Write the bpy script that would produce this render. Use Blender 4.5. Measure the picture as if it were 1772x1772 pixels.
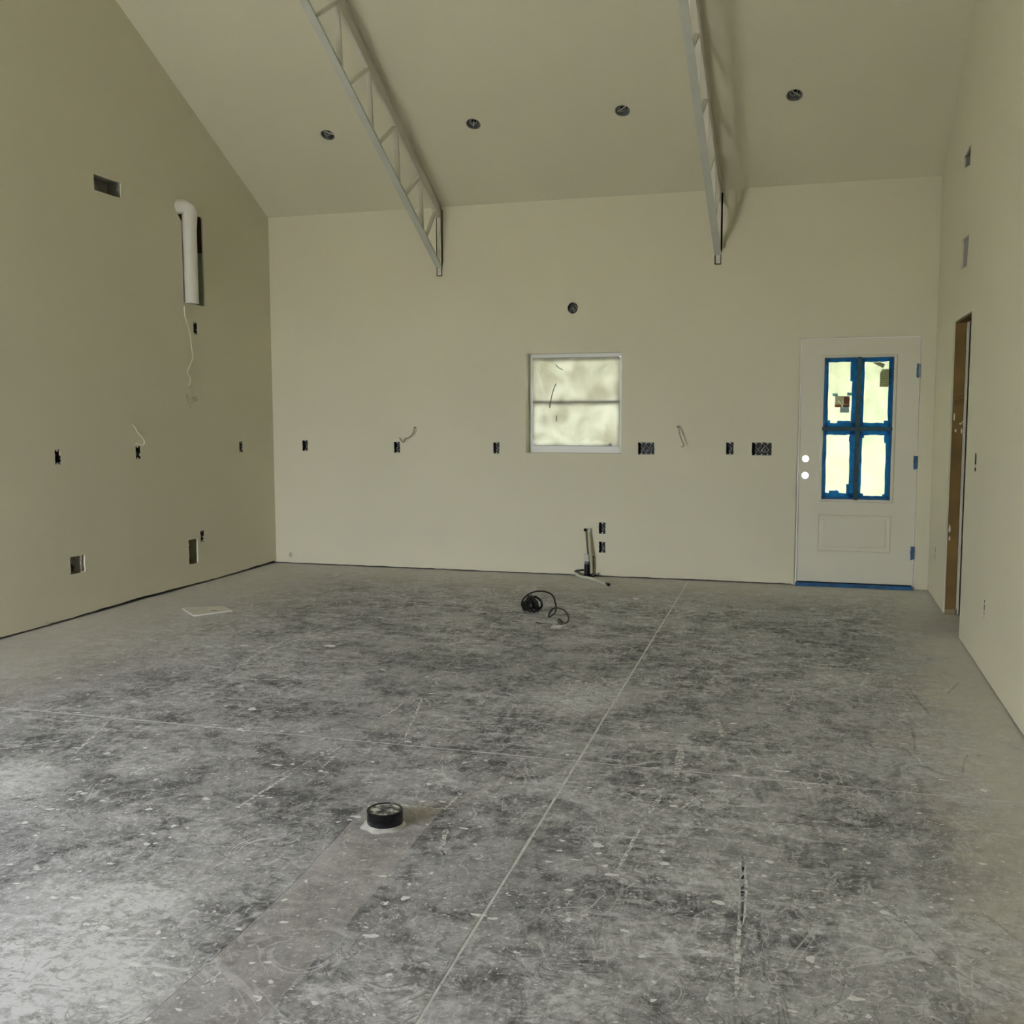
import bpy, math, random
import numpy as np
from mathutils import Vector, Matrix
from mathutils.geometry import tessellate_polygon

for o in list(bpy.data.objects):
    bpy.data.objects.remove(o)
SC = bpy.context.scene
COL = SC.collection
PI = math.pi

# ------------------------------------------------------------------ camera
YAW, PITCH, ROLL, CAM_H, FPX = .2835, .0955, -.0023, 1.4495, 1772.0
XL, XR, YB, ZT, SL = -5.0085, .9486, 8.918, 3.3112, .5499      # room: left, right, back wall, eave height, roof slope
YRIDGE, YR = 3.5, -.80                                         # ridge line and rear wall
_cy, _sy = math.cos(YAW), math.sin(YAW)
FWD = Vector((-_sy * math.cos(PITCH), _cy * math.cos(PITCH), -math.sin(PITCH)))
_r = Vector((_cy, _sy, 0)); _u = _r.cross(FWD)
RGT = _r * math.cos(ROLL) + _u * math.sin(ROLL)
UPV = _u * math.cos(ROLL) - _r * math.sin(ROLL)
CAMP = Vector((0, 0, CAM_H))
cd = bpy.data.cameras.new('camera'); cam = bpy.data.objects.new('camera', cd); COL.objects.link(cam)
cd.sensor_fit = 'HORIZONTAL'; cd.sensor_width = 36; cd.lens = 36 * FPX / 1772
cd.clip_start = .05; cd.clip_end = 500
m = Matrix((RGT, UPV, -FWD)).transposed().to_4x4(); m.translation = CAMP
cam.matrix_world = m
SC.camera = cam

# ------------------------------------------------------------------ sky, daylight, exposure
SKY = 34.0
w = bpy.data.worlds.new('overcast_sky'); SC.world = w; w.use_nodes = True
bg = w.node_tree.nodes['Background']
bg.inputs[0].default_value = (.94, .98, 1.11, 1); bg.inputs[1].default_value = SKY
sl_ = bpy.data.lights.new('sun', 'SUN'); sl_.energy = 110; sl_.angle = .02; sl_.color = (1, .99, .99)
so_ = bpy.data.objects.new('sun', sl_); COL.objects.link(so_)
so_.rotation_euler = Vector((-.22, -.40, .90)).to_track_quat('Z', 'Y').to_euler()      # high sun behind the building's rear door
SC.cycles.glossy_bounces = 1; SC.cycles.transmission_bounces = 2; SC.cycles.transparent_max_bounces = 5; SC.cycles.caustics_reflective = False; SC.cycles.caustics_refractive = False
vs = SC.view_settings
vs.view_transform = 'Standard'; vs.look = 'None'; vs.exposure = 0.24; vs.gamma = 1; vs.use_curve_mapping = False
# openings that let the daylight in (behind the camera): a wide doorway in the rear wall
REARDOOR = (-4.5, -3.5, 0.0, 2.3)    # x0, x1, z0, z1 of the roll-up door in the rear wall
def portal(name, loc, rot, sx, sy):
    l = bpy.data.lights.new(name, 'AREA'); l.shape = 'RECTANGLE'; l.size = sx; l.size_y = sy
    l.cycles.is_portal = True
    o = bpy.data.objects.new(name, l); COL.objects.link(o); o.location = loc; o.rotation_euler = rot
portal('daylight_portal_rear', ((REARDOOR[0] + REARDOOR[1]) / 2, YR - .16, REARDOOR[3] / 2), (PI / 2, 0, 0), REARDOOR[1] - REARDOOR[0], REARDOOR[3])

# ------------------------------------------------------------------ pixel helpers
def ray(u, v): return FWD + RGT * ((u - 886) / FPX) - UPV * ((v - 886) / FPX)
def hit(u, v, n, d):
    n = Vector(n); r = ray(u, v); return CAMP + r * ((d - n.dot(CAMP)) / n.dot(r))
def onB(u, v, y=YB): return hit(u, v, (0, 1, 0), y)
def onL(u, v, x=XL): return hit(u, v, (1, 0, 0), x)
def onF(u, v, z=0.0): return hit(u, v, (0, 0, 1), z)
def zc(y): return ZT + SL * (YB - y) if y > YRIDGE else ZT + SL * (YB - YRIDGE) - SL * (YRIDGE - y)

# ------------------------------------------------------------------ materials
MATS = {}
def mat(name, col, rough=.7, metal=0., var=0., vscale=8., bump=0., bscale=120., spec=.5, col2=None, coords='Object'):
    if name in MATS: return MATS[name]
    m = bpy.data.materials.new(name); m.use_nodes = True; MATS[name] = m
    nt = m.node_tree; N = nt.nodes; K = nt.links
    p = N['Principled BSDF']
    p.inputs['Roughness'].default_value = rough; p.inputs['Metallic'].default_value = metal
    p.inputs['Specular IOR Level'].default_value = spec
    tc = N.new('ShaderNodeTexCoord')
    nz = N.new('ShaderNodeTexNoise'); nz.inputs['Scale'].default_value = vscale; nz.inputs['Detail'].default_value = 3
    K.new(tc.outputs[coords], nz.inputs['Vector'])
    mx = N.new('ShaderNodeMix'); mx.data_type = 'RGBA'
    c2 = col2 or tuple(c * (1 - var) for c in col)
    mx.inputs[6].default_value = (*col, 1); mx.inputs[7].default_value = (*c2, 1)
    mr = N.new('ShaderNodeMapRange'); mr.inputs[1].default_value = .35; mr.inputs[2].default_value = .65
    K.new(nz.outputs[0], mr.inputs[0]); K.new(mr.outputs[0], mx.inputs[0]); K.new(mx.outputs[2], p.inputs['Base Color'])
    if bump:
        n2 = N.new('ShaderNodeTexNoise'); n2.inputs['Scale'].default_value = bscale; n2.inputs['Detail'].default_value = 1
        K.new(tc.outputs[coords], n2.inputs['Vector'])
        b = N.new('ShaderNodeBump'); b.inputs['Strength'].default_value = bump; b.inputs['Distance'].default_value = .002
        K.new(n2.outputs[0], b.inputs['Height']); K.new(b.outputs[0], p.inputs['Normal'])
    return m
WALLC = (.74, .712, .548)
M_wall = mat('painted_drywall', WALLC, .75, var=.03, vscale=1.3, spec=.25)
M_ceil = mat('painted_ceiling', WALLC, .8, var=.03, vscale=1.1, spec=.2)
M_cav = mat('wall_cavity_shade', (.022, .018, .013), .9, var=.4)  # near-black colour stands in for the shade inside the cavities
M_ext = mat('exterior_sheathing', (.35, .33, .3), .8, var=.2)
M_steel = mat('painted_steel', (.78, .76, .67), .5, var=.05, vscale=5, spec=.35)
M_chord = mat('primed_grey_steel', (.60, .615, .55), .5, var=.10, vscale=4, spec=.35)
M_door = mat('primed_door', (.755, .73, .60), .5, var=.02, vscale=2, spec=.35)
M_vinyl = mat('white_vinyl', (.78, .79, .76), .4, var=.03)
M_wood = mat('framing_lumber', (.25, .155, .04), .75, var=.35, vscale=3, bump=.15)
M_black = mat('black_plastic', (.006, .006, .006), .25, var=.3)
M_box = mat('dark_box_plastic', (.022, .025, .022), .5, var=.4)
M_wire = mat('cable_sheath', (.42, .42, .37), .5, var=.25, vscale=30)
M_wirep = mat('painted_cable', (.7, .68, .58), .6, var=.1)
M_galv = mat('galvanised_metal', (.40, .39, .35), .45, .15, var=.3, vscale=20)
M_pvc = mat('white_pvc', (.80, .79, .72), .35, var=.05)
M_tape = mat('blue_tape_opaque', (.035, .15, .30), .6, var=.35, vscale=25)
M_cable = mat('black_cable', (.02, .02, .017), .25, var=.5, vscale=40)
M_rcable = mat('reddish_cable', (.06, .035, .024), .5, var=.4, vscale=40)
M_card = mat('pale_board', (.80, .78, .70), .8, var=.15, vscale=9)

def translucent(name, col, tr=.0, var=.3, vscale=4., col2=None, lo=.35, hi=.65, front=.12, bump=0., det=5, fcol=None):
    if name in MATS: return MATS[name]
    m = bpy.data.materials.new(name); m.use_nodes = True; MATS[name] = m
    nt = m.node_tree; N = nt.nodes; K = nt.links; N.remove(N['Principled BSDF'])
    out = N['Material Output']
    tc = N.new('ShaderNodeTexCoord'); nz = N.new('ShaderNodeTexNoise')
    nz.inputs['Scale'].default_value = vscale; nz.inputs['Detail'].default_value = det; nz.inputs['Distortion'].default_value = .5
    K.new(tc.outputs['Object'], nz.inputs['Vector'])
    mr = N.new('ShaderNodeMapRange'); mr.inputs[1].default_value = lo; mr.inputs[2].default_value = hi
    K.new(nz.outputs[0], mr.inputs[0])
    mx = N.new('ShaderNodeMix'); mx.data_type = 'RGBA'
    c2 = col2 or tuple(c * (1 - var) for c in col)
    mx.inputs[6].default_value = (*col, 1); mx.inputs[7].default_value = (*c2, 1)
    K.new(mr.outputs[0], mx.inputs[0])
    t = N.new('ShaderNodeBsdfTranslucent'); K.new(mx.outputs[2], t.inputs[0])
    d = N.new('ShaderNodeBsdfPrincipled'); d.inputs['Roughness'].default_value = .35
    d.inputs['Base Color'].default_value = (*[min(1, c * 2.5 + .1) for c in col], 1)
    if fcol: d.inputs['Base Color'].default_value = (*fcol, 1)
    else: K.new(mx.outputs[2], d.inputs['Base Color'])
    ms = N.new('ShaderNodeMixShader'); ms.inputs[0].default_value = front
    K.new(t.outputs[0], ms.inputs[1]); K.new(d.outputs[0], ms.inputs[2])
    if bump:
        b = N.new('ShaderNodeBump'); b.inputs['Strength'].default_value = bump; b.inputs['Distance'].default_value = .01
        K.new(nz.outputs[0], b.inputs['Height']); K.new(b.outputs[0], d.inputs['Normal']); K.new(b.outputs[0], t.inputs['Normal'])
    K.new(ms.outputs[0], out.inputs[0])
    return m

# ------------------------------------------------------------------ mesh builder
class MB:
    def __init__(s): s.v = []; s.f = []; s.smooth = False
    def add(s, verts, faces):
        n = len(s.v); s.v += [tuple(v) for v in verts]; s.f += [tuple(i + n for i in f) for f in faces]; return s
    def box(s, x0, x1, y0, y1, z0, z1):
        v = [(x, y, z) for z in (z0, z1) for y in (y0, y1) for x in (x0, x1)]
        return s.add(v, [(0, 2, 3, 1), (4, 5, 7, 6), (0, 1, 5, 4), (2, 6, 7, 3), (0, 4, 6, 2), (1, 3, 7, 5)])
    def bar(s, a, b, wx, wn, up=(1, 0, 0)):
        """box along a->b, wx wide along 'up' axis, wn along the third axis"""
        a = Vector(a); b = Vector(b); d = (b - a).normalized(); x = Vector(up); x = (x - d * x.dot(d)).normalized(); n = d.cross(x)
        v = [p + x * sx * wx / 2 + n * sn * wn / 2 for p in (a, b) for sn in (-1, 1) for sx in (-1, 1)]
        return s.add(v, [(0, 1, 3, 2), (4, 6, 7, 5), (0, 4, 5, 1), (2, 3, 7, 6), (0, 2, 6, 4), (1, 5, 7, 3)])
    def tube(s, pts, r, n=8, cap=True):
        P = [Vector(p) for p in pts]; rs = r if isinstance(r, (list, tuple)) else [r] * len(P)
        t0 = (P[1] - P[0]).normalized(); x = t0.orthogonal().normalized(); rings = []
        for i, p in enumerate(P):
            t = (P[min(i + 1, len(P) - 1)] - P[max(i - 1, 0)]).normalized()
            x = (x - t * x.dot(t)).normalized(); y = t.cross(x)
            rings.append([p + (x * math.cos(2 * PI * k / n) + y * math.sin(2 * PI * k / n)) * rs[i] for k in range(n)])
        v = [q for R in rings for q in R]
        f = [(i * n + k, i * n + (k + 1) % n, (i + 1) * n + (k + 1) % n, (i + 1) * n + k) for i in range(len(P) - 1) for k in range(n)]
        if cap: f += [tuple(range(n - 1, -1, -1)), tuple((len(P) - 1) * n + k for k in range(n))]
        s.smooth = True
        return s.add(v, f)
    def lathe(s, prof, n=32, c=(0, 0, 0), close=False):
        v = [(c[0] + r * math.cos(2 * PI * k / n), c[1] + r * math.sin(2 * PI * k / n), c[2] + z) for r, z in prof for k in range(n)]
        f = [(i * n + k, i * n + (k + 1) % n, (i + 1) * n + (k + 1) % n, (i + 1) * n + k) for i in range(len(prof) - 1) for k in range(n)]
        return s.add(v, f)
    def xform(s, M): s.v = [tuple(M @ Vector(p)) for p in s.v]; return s
    def build(s, name, material, parent=None, smooth=None, root=None):
        if root is not None: s.xform((Matrix.Translation(root.location) @ root.rotation_euler.to_matrix().to_4x4()).inverted())
        me = bpy.data.meshes.new(name); me.from_pydata(s.v, [], s.f); me.update()
        o = bpy.data.objects.new(name, me); COL.objects.link(o)
        for mm in (material if isinstance(material, (list, tuple)) else [material]): me.materials.append(mm)
        if parent is not None: o.parent = parent
        if smooth if smooth is not None else s.smooth: 
            me.polygons.foreach_set('use_smooth', [True] * len(me.polygons))
            try: me.set_sharp_from_angle(angle=.7)
            except Exception: pass
        return o
def tag(o, label, cat, group=None):
    o['label'] = label; o['category'] = cat
    if group: o['group'] = group
    return o
def thing(name, label, cat, loc=(0, 0, 0), rz=0., group=None):
    o = bpy.data.objects.new(name, None); COL.objects.link(o); o.empty_display_size = .05
    o.location = loc; o.rotation_euler = (0, 0, rz)
    return tag(o, label, cat, group)
def struct(o): o['kind'] = 'structure'; return o
def sstuff(o): o['kind'] = 'stuff'; return o
def catmull(P, n=8):
    P = [Vector(p) for p in P]; Q = [P[0] * 2 - P[1]] + P + [P[-1] * 2 - P[-2]]; out = []
    for i in range(1, len(Q) - 2):
        a, b, c, d = Q[i - 1:i + 3]
        for k in range(n):
            t = k / n
            out.append(.5 * ((2 * b) + (c - a) * t + (2 * a - 5 * b + 4 * c - d) * t * t + (3 * b - a - 3 * c + d) * t ** 3))
    out.append(P[-1]); return out

# sheet with holes: outer / holes are 2-D loops, to3(p, depth) maps to space (depth goes into the wall)
def loop_rect(a0, a1, b0, b1): return [(a0, b0), (a1, b0), (a1, b1), (a0, b1)]
def jag(loop, step, amp, rnd):
    out = []
    for i, p in enumerate(loop):
        q = loop[(i + 1) % len(loop)]; L = math.hypot(q[0] - p[0], q[1] - p[1]); n = max(1, int(L / step))
        for k in range(n):
            t = k / n; out.append((p[0] + (q[0] - p[0]) * t + rnd.uniform(-amp, amp), p[1] + (q[1] - p[1]) * t + rnd.uniform(-amp, amp)))
    return out
def circ(c, r, n=28, rb=None, rnd=None, amp=0):
    rb = rb or r
    return [(c[0] + (r + (rnd.uniform(-amp, amp) if rnd else 0)) * math.cos(2 * PI * k / n), c[1] + (rb + (rnd.uniform(-amp, amp) if rnd else 0)) * math.sin(2 * PI * k / n)) for k in range(n)]
def sheet(name, outer, shallow, through, to3, thick, mats, board=.0127, flip=False, edge=True, low=True):
    """drywall face (material 0), cut edges, and the sheathing behind it (materials 1 and 2)"""
    V = []; Fc = []; Mi = []
    to3_ = to3
    def to3(p, d): return to3_((p[0], -.1) if (p[1] < .05 and d > board + .001 and low) else p, d)
    def layer(holes, depth, mi, rev):
        loops = [outer] + holes; pts = [p for l in loops for p in l]; base = len(V)
        V.extend(to3(p, depth) for p in pts)
        for t in tessellate_polygon([[Vector((p[0], p[1], 0)) for p in l] for l in loops]):
            a, b, c = [Vector(pts[i]) for i in t]
            ccw = (b - a).cross(c - a) > 0
            t = tuple(i + base for i in t)
            Fc.append(t if ccw != rev else t[::-1]); Mi.append(mi)
    def reveal(l, d0, d1, mi, inner):
        base = len(V); n = len(l)
        V.extend(to3(p, d0) for p in l); V.extend(to3(p, d1) for p in l)
        for k in range(n):
            q = (base + k, base + (k + 1) % n, base + n + (k + 1) % n, base + n + k)
            Fc.append(q if inner != flip else q[::-1]); Mi.append(mi)
    layer(shallow + through, 0, 0, flip)
    layer(through, thick * .82, 1, flip)
    layer(through, thick, 2, not flip)
    for l in shallow: reveal(l, 0, board, 0, True)
    for l in through: reveal(l, 0, thick, 0, True)
    if edge: reveal(outer, 0, board, 0, False); reveal(outer, thick * .82, thick, 2, False)
    me = bpy.data.meshes.new(name); me.from_pydata([tuple(v) for v in V], [], Fc); me.update()
    for mm in mats: me.materials.append(mm)
    me.polygons.foreach_set('material_index', Mi)
    o = bpy.data.objects.new(name, me); COL.objects.link(o)
    return struct(o)

rnd = random.Random(7)
# ================================================================== ROOM SHELL
# ---- lists of openings (all metres)
BACK_BOX = [  # x, z, w, h, label
    (-4.670, 1.151, .056, .100, 'single outlet box in back wall closest to the left corner'),
    (-3.718, 1.141, .058, .100, 'single outlet box in back wall below the hooked cable stub'),
    (-2.745, 1.142, .056, .102, 'single outlet box in back wall just left of the window'),
    (-1.378, 1.147, .142, .103, 'wide outlet box in back wall just right of the window'),
    (-0.661, 1.152, .062, .103, 'single outlet box in back wall beside the wide box near the door'),
    (-0.397, 1.149, .162, .108, 'wide switch box in back wall nearest the door'),
    (-1.763, .436, .058, .098, 'upper of two low outlet boxes beside the white pipe stub'),
    (-1.762, .265, .058, .098, 'lower of two low outlet boxes beside the white pipe stub')]
LEFT_BOX = [  # y, z, w, h, label
    (5.939, 1.159, .056, .102, 'single outlet box in left wall closest to the camera'),
    (6.824, 1.158, .056, .098, 'single outlet box in left wall under the curling white wire'),
    (8.323, 1.156, .056, .100, 'single outlet box in left wall closest to the far corner'),
    (7.659, .407, .052, .098, 'small outlet box above right of the tall low wall hole'),
    (7.652, 2.175, .052, .104, 'small outlet box high on left wall under the white duct')]
RIGHT_BOX = [
    (6.654, 1.155, .062, .112, 'switch box on right wall beside the doorway'),
    (6.127, .363, .026, .10, 'low outlet slot on right wall nearest the camera'),
    (8.496, .361, .026, .10, 'low outlet slot on right wall between doorway and corner')]
def hole(c, z, w, h): return jag(loop_rect(c - w / 2, c + w / 2, z - h / 2, z + h / 2), .012, .0022, rnd)
T_X = [(-3.280, 0.0), (-.787, -.0185)]         # truss positions and drift in x per metre towards the camera
DOOR = (-.106, .836, 0.0, 2.071)
WIN = (-2.468, -1.597, 1.100, 1.985)
RDOOR = (7.05, 7.895, 0.0, 2.085)
THK = .16

# ---- back wall
b_sh = [hole(x, z, ww, hh) for x, z, ww, hh, _ in BACK_BOX]
b_sh.append(circ((-2.038, 2.375), .046, 22, .049, rnd, .0025))
for tx, _ in T_X:
    b_sh.append([(tx - .030, 2.80), (tx - .029, 2.698), (tx + .026, 2.697), (tx + .027, 2.80), (tx + .034, 2.82), (tx + .034, 3.288), (tx - .030, 3.288), (tx - .030, 2.83)])
bo = [(XL - .02, ZT), (XL - .02, .010)]
n = 90
for k in range(n + 1):
    x = XL + (DOOR[0] - .004 - XL) * k / n; bo.append((x, .010 + rnd.uniform(-.003, .003)))
bo += [(DOOR[0], DOOR[3]), (DOOR[1], DOOR[3]), (DOOR[1], .004), (XR + .02, .004), (XR + .02, ZT)]
bo = bo[::-1]
def b3(p, d): return Vector((p[0], YB + d, p[1]))
wall_back = sheet('wall_back', bo[::-1], b_sh, [loop_rect(*WIN)], b3, THK, [M_wall, M_cav, M_ext])

# ---- left wall (gable), with roll-up door opening behind the camera
def l3(p, d): return Vector((XL - d, p[0], p[1]))
l_sh = [hole(y, z, ww, hh) for y, z, ww, hh, _ in LEFT_BOX]
LSQ = (6.018, 6.171, .322, .447); LRC = (7.455, 7.587, .187, .396); LVENT = (6.433, 6.741, 3.066, 3.178)
l_sh += [jag(loop_rect(*LSQ), .014, .004, rnd), jag(loop_rect(*LRC), .02, .003, rnd), jag(loop_rect(*LVENT), .05, .002, rnd)]
LSLOT = (7.500, 7.805, 2.372, 3.115)
l_sh.append([(LSLOT[0], LSLOT[2]), (LSLOT[1], LSLOT[2]), (LSLOT[1], LSLOT[3] - .02), (LSLOT[1] - .015, LSLOT[3]), (7.60, LSLOT[3]), (7.575, 3.14), (7.53, 3.19), (7.47, 3.19), (7.44, 3.13), (7.45, 3.08), (LSLOT[0], 3.03)])
lo = []
n = 120
for k in range(n + 1):
    y = YR - .02 + (YB + .04 - YR) * k / n; lo.append((y, .020 + .006 * math.sin(y * 3) + rnd.uniform(-.003, .003)))
lo += [(YB + .02, ZT), (YRIDGE, zc(YRIDGE)), (YR - .02, zc(YR))]
wall_left = sheet('wall_left', lo, l_sh, [], l3, THK, [M_wall, M_cav, M_ext])

# ---- right wall (gable) with the unfinished doorway
def r3(p, d): return Vector((XR + d, p[0], p[1]))
r_sh = [hole(y, z, ww, hh) for y, z, ww, hh, _ in RIGHT_BOX]
RV1 = [(7.39, 3.052), (7.70, 3.09), (7.70, 3.172), (7.385, 3.178)]; RV2 = [(7.35, 2.404), (7.635, 2.412), (7.628, 2.61), (7.308, 2.603)]
r_sh += [jag(RV1, .06, .004, rnd), jag(RV2, .05, .004, rnd)]
ro = [(YR - .02, .012), (RDOOR[0], .008)]
for k in range(1, 60): ro.append((RDOOR[0] + rnd.uniform(-.004, .003), .008 + (RDOOR[3] - .008) * k / 60))
ro += [(RDOOR[0], RDOOR[3]), (RDOOR[1], RDOOR[3])]
for k in range(1, 40): ro.append((RDOOR[1] + .004 + rnd.uniform(-.004, .006), RDOOR[3] * (1 - k / 40)))
ro += [(RDOOR[1] + .004, .010), (YB + .02, .010), (YB + .02, ZT), (YRIDGE, zc(YRIDGE)), (YR - .02, zc(YR))]
wall_right = sheet('wall_right', ro, r_sh, [], r3, .105, [M_wall, M_cav, M_wall], flip=True)

# ---- rear wall with doorway
ye = [(XL - .02, .01), (REARDOOR[0], .01), (REARDOOR[0], REARDOOR[3]), (REARDOOR[1], REARDOOR[3]), (REARDOOR[1], .01), (XR + .02, .01), (XR + .02, zc(YR)), (XL - .02, zc(YR))]
sheet('wall_rear', ye, [], [], lambda p, d: Vector((p[0], YR - d, p[1])), THK, [M_wall, M_cav, M_ext], flip=True)

# ---- ceiling: two slopes, four can-light holes in the far one
CANS = [(-3.953, 8.066), (-2.671, 8.080), (-1.458, 8.075), (-.177, 8.068)]
CN = Vector((0, SL, 1)).normalized(); CS = math.sqrt(1 + SL * SL)
def c3(p, d): return Vector((p[0], p[1], zc(p[1]))) + CN * d
CAN_R = .060
c_sh = [circ(c, CAN_R, 26, CAN_R / CS, rnd, .0015) for c in CANS]
ceiling = sheet('ceiling', [(XL - .02, YRIDGE), (XR + .02, YRIDGE), (XR + .02, YB + .02), (XL - .02, YB + .02)], c_sh, [], c3, .2, [M_ceil, M_cav, M_ext], flip=True, low=False)
CN2 = Vector((0, -SL, 1)).normalized()
sheet('ceiling', [(XL - .02, YR - .02), (XR + .02, YR - .02), (XR + .02, YRIDGE), (XL - .02, YRIDGE)], [], [], lambda p, d: Vector((p[0], p[1], zc(p[1]))) + CN2 * d, .2, [M_ceil, M_cav, M_ext], flip=True, low=False)

# ---- added unseen blocks at the corners and eaves, so that no daylight leaks through the cavities
k_ = 1
for c in ((XL - .17, XL - .013, YB + .013, YB + .17, -.15, ZT + .25), (XR + .013, XR + .17, YB + .013, YB + .17, -.15, ZT + .25), (XL - .17, XL - .013, YR - .17, YR - .013, -.15, zc(YR) + .25), (XR + .013, XR + .17, YR - .17, YR - .013, -.15, zc(YR) + .25),
          (XL - .013, XR + .013, YB + .05, YB + .26, ZT - .005, ZT + .25), (XL - .013, XR + .013, YR - .26, YR - .05, zc(YR) - .005, zc(YR) + .25)):
    struct(MB().box(*c).build('leak_block_%d' % k_, M_cav)); k_ += 1
for x0_, x1_ in ((XL - .17, XL - .013), (XR + .013, XR + .17)):      # added blockers closing the gable tops to daylight
    rk = MB()
    for a, b in ((YRIDGE, YB + .2), (YR - .2, YRIDGE)):
        rk.add([(x, y, zc(y) + dz) for x in (x0_, x1_) for y in (a, b) for dz in (-.02, .25)], [(0, 1, 3, 2), (4, 6, 7, 5), (0, 4, 5, 1), (2, 3, 7, 6), (0, 2, 6, 4), (1, 5, 7, 3)])
    struct(rk.build('leak_block_%d' % k_, M_cav)); k_ += 1

# ---- side room beyond the doorway, closed and unlit
hx0, hx1, hy0, hy1, hz1 = XR + .105, 3.2, 5.6, YB + .1, 2.7
for nm, c in (('wall_side_room_end', (hx1, hx1 + .1, hy0, hy1, -.02, hz1)), ('wall_side_room_near', (hx0, hx1, hy0 - .1, hy0, -.02, hz1)),
              ('wall_side_room_far', (hx0, hx1, hy1, hy1 + .1, -.02, hz1)), ('ceiling_side_room', (hx0, hx1, hy0 - .1, hy1 + .1, hz1, hz1 + .1))):
    struct(MB().box(*c).build(nm, M_wall))

# ---- outside ground
g = MB().box(-60, 60, -60, 60, -.5, -.16).build('ground', mat('gravel_ground', (.42, .40, .35), .9, var=.3, vscale=.5)); struct(g)

# ================================================================== FLOOR
def floor_material(name, light, tint=(1, 1, 1), patches=()):
    m = bpy.data.materials.new(name); m.use_nodes = True; nt = m.node_tree; N = nt.nodes; K = nt.links; p = N['Principled BSDF']
    tc = N.new('ShaderNodeTexCoord')
    def noise(scale, det=8, rough=.6, dist=0., sc=(1, 1, 1), rot=0., typ='FBM'):
        mp = N.new('ShaderNodeMapping'); mp.inputs['Scale'].default_value = sc; mp.inputs['Rotation'].default_value = (0, 0, rot)
        K.new(tc.outputs['Object'], mp.inputs['Vector'])
        n = N.new('ShaderNodeTexNoise'); n.noise_type = typ; n.noise_dimensions = '2D'
        for k_, v_ in (('Scale', scale), ('Detail', det), ('Roughness', rough), ('Distortion', dist)): n.inputs[k_].default_value = v_
        K.new(mp.outputs[0], n.inputs['Vector']); return n.outputs[0]
    def mrange(s, a, b, c=0., d=1., smooth=True):
        r = N.new('ShaderNodeMapRange'); r.interpolation_type = 'SMOOTHSTEP' if smooth else 'LINEAR'
        for i_, v_ in zip((1, 2, 3, 4), (a, b, c, d)): r.inputs[i_].default_value = v_
        K.new(s, r.inputs[0]); return r.outputs[0]
    def math_(op, a, b=None):
        n = N.new('ShaderNodeMath'); n.operation = op; n.use_clamp = False
        for i_, v_ in enumerate((a, b)):
            if v_ is None: continue
            if isinstance(v_, (int, float)): n.inputs[i_].default_value = v_
            else: K.new(v_, n.inputs[i_])
        return n.outputs[0]
    def mix(f, a, b):
        n = N.new('ShaderNodeMix'); n.data_type = 'RGBA'
        if isinstance(f, (int, float)): n.inputs[0].default_value = f
        else: K.new(f, n.inputs[0])
        for i_, v_ in ((6, a), (7, b)):
            if isinstance(v_, tuple): n.inputs[i_].default_value = (*v_, 1)
            else: K.new(v_, n.inputs[i_])
        return n.outputs[2]
    big = noise(.75, 2, .55, .4); mid = noise(2.6, 7, .68, .3); fine = noise(14, 5, .74, .3)
    strk = noise(5, 6, .7, .8, (1, 2.6, 1), .35); strk2 = noise(9, 5, .72, 1.0, (2.4, 1, 1), .2)
    D, L_ = (.085, .086, .09), (.31, .313, .322)
    base = mix(mrange(mid, .40, .60), D, L_)
    base = mix(math_('MULTIPLY', mrange(fine, .42, .62), .4), base, (.47, .472, .49))
    # dusty film: broad smears of drywall dust
    s = N.new('ShaderNodeSeparateXYZ'); K.new(tc.outputs['Object'], s.inputs[0])
    dust = math_('ADD', math_('MULTIPLY', mrange(strk, .45, .63), .55), math_('MULTIPLY', mrange(strk2, .47, .65), .45))
    dust = math_('MULTIPLY', dust, mrange(big, .35, .62, .35, 1.))
    acc = dust
    for (px, py, rx, ry, st) in patches:
        c = N.new('ShaderNodeVectorMath'); c.operation = 'SUBTRACT'; K.new(tc.outputs['Object'], c.inputs[0]); c.inputs[1].default_value = (px, py, 0)
        d = N.new('ShaderNodeVectorMath'); d.operation = 'MULTIPLY'; K.new(c.outputs[0], d.inputs[0]); d.inputs[1].default_value = (1 / rx, 1 / ry, 0)
        e = N.new('ShaderNodeVectorMath'); e.operation = 'LENGTH'; K.new(d.outputs[0], e.inputs[0])
        r = math_('ADD', e.outputs['Value'], math_('MULTIPLY', math_('SUBTRACT', strk, .5), 2.2))
        acc = math_('ADD', acc, mrange(r, .25, 1.05, st, 0.))
    acc = math_('MULTIPLY', acc, mrange(noise(20, 5, .75, 0., (1, 1.4, 1), .2), .38, .60, .45, 1.15))
    acc = math_('MINIMUM', math_('MAXIMUM', acc, 0.), 1.)
    col = mix(math_('MULTIPLY', acc, .85), base, (.74, .745, .76))
    # thread-like scuffs and flecks
    for sc_, am_, ro_, wd_, c_ in ((3.2, .55, .4, .012, .72), (6.5, .5, 1.5, .016, .70), (13, .45, .9, .02, .72), (24, .35, 2.1, .03, .7), (5, .5, 2.6, .016, .08), (12, .4, .2, .022, .09)):
        nn = noise(sc_, 3, .58, 1.1, (1, .75, 1), ro_); mk = noise(sc_ * .45, 2, .6, 0., (1, 1, 1), ro_ * 2)
        th = mrange(math_('ABSOLUTE', math_('SUBTRACT', nn, .5)), wd_ * .25, wd_, 1., 0.)
        col = mix(math_('MULTIPLY', math_('MULTIPLY', th, mrange(mk, .46, .62)), am_), col, (c_, c_, c_ * 1.02))
    fd = noise(26, 4, .72, .8, (1, 1.5, 1), .3); col = mix(math_('MULTIPLY', mrange(fd, .55, .68), .38), col, (.10, .10, .107))
    fl = mrange(noise(55, 2, .5, 0.), .66, .74)
    col = mix(math_('MULTIPLY', fl, .6), col, (.78, .78, .77))
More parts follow.
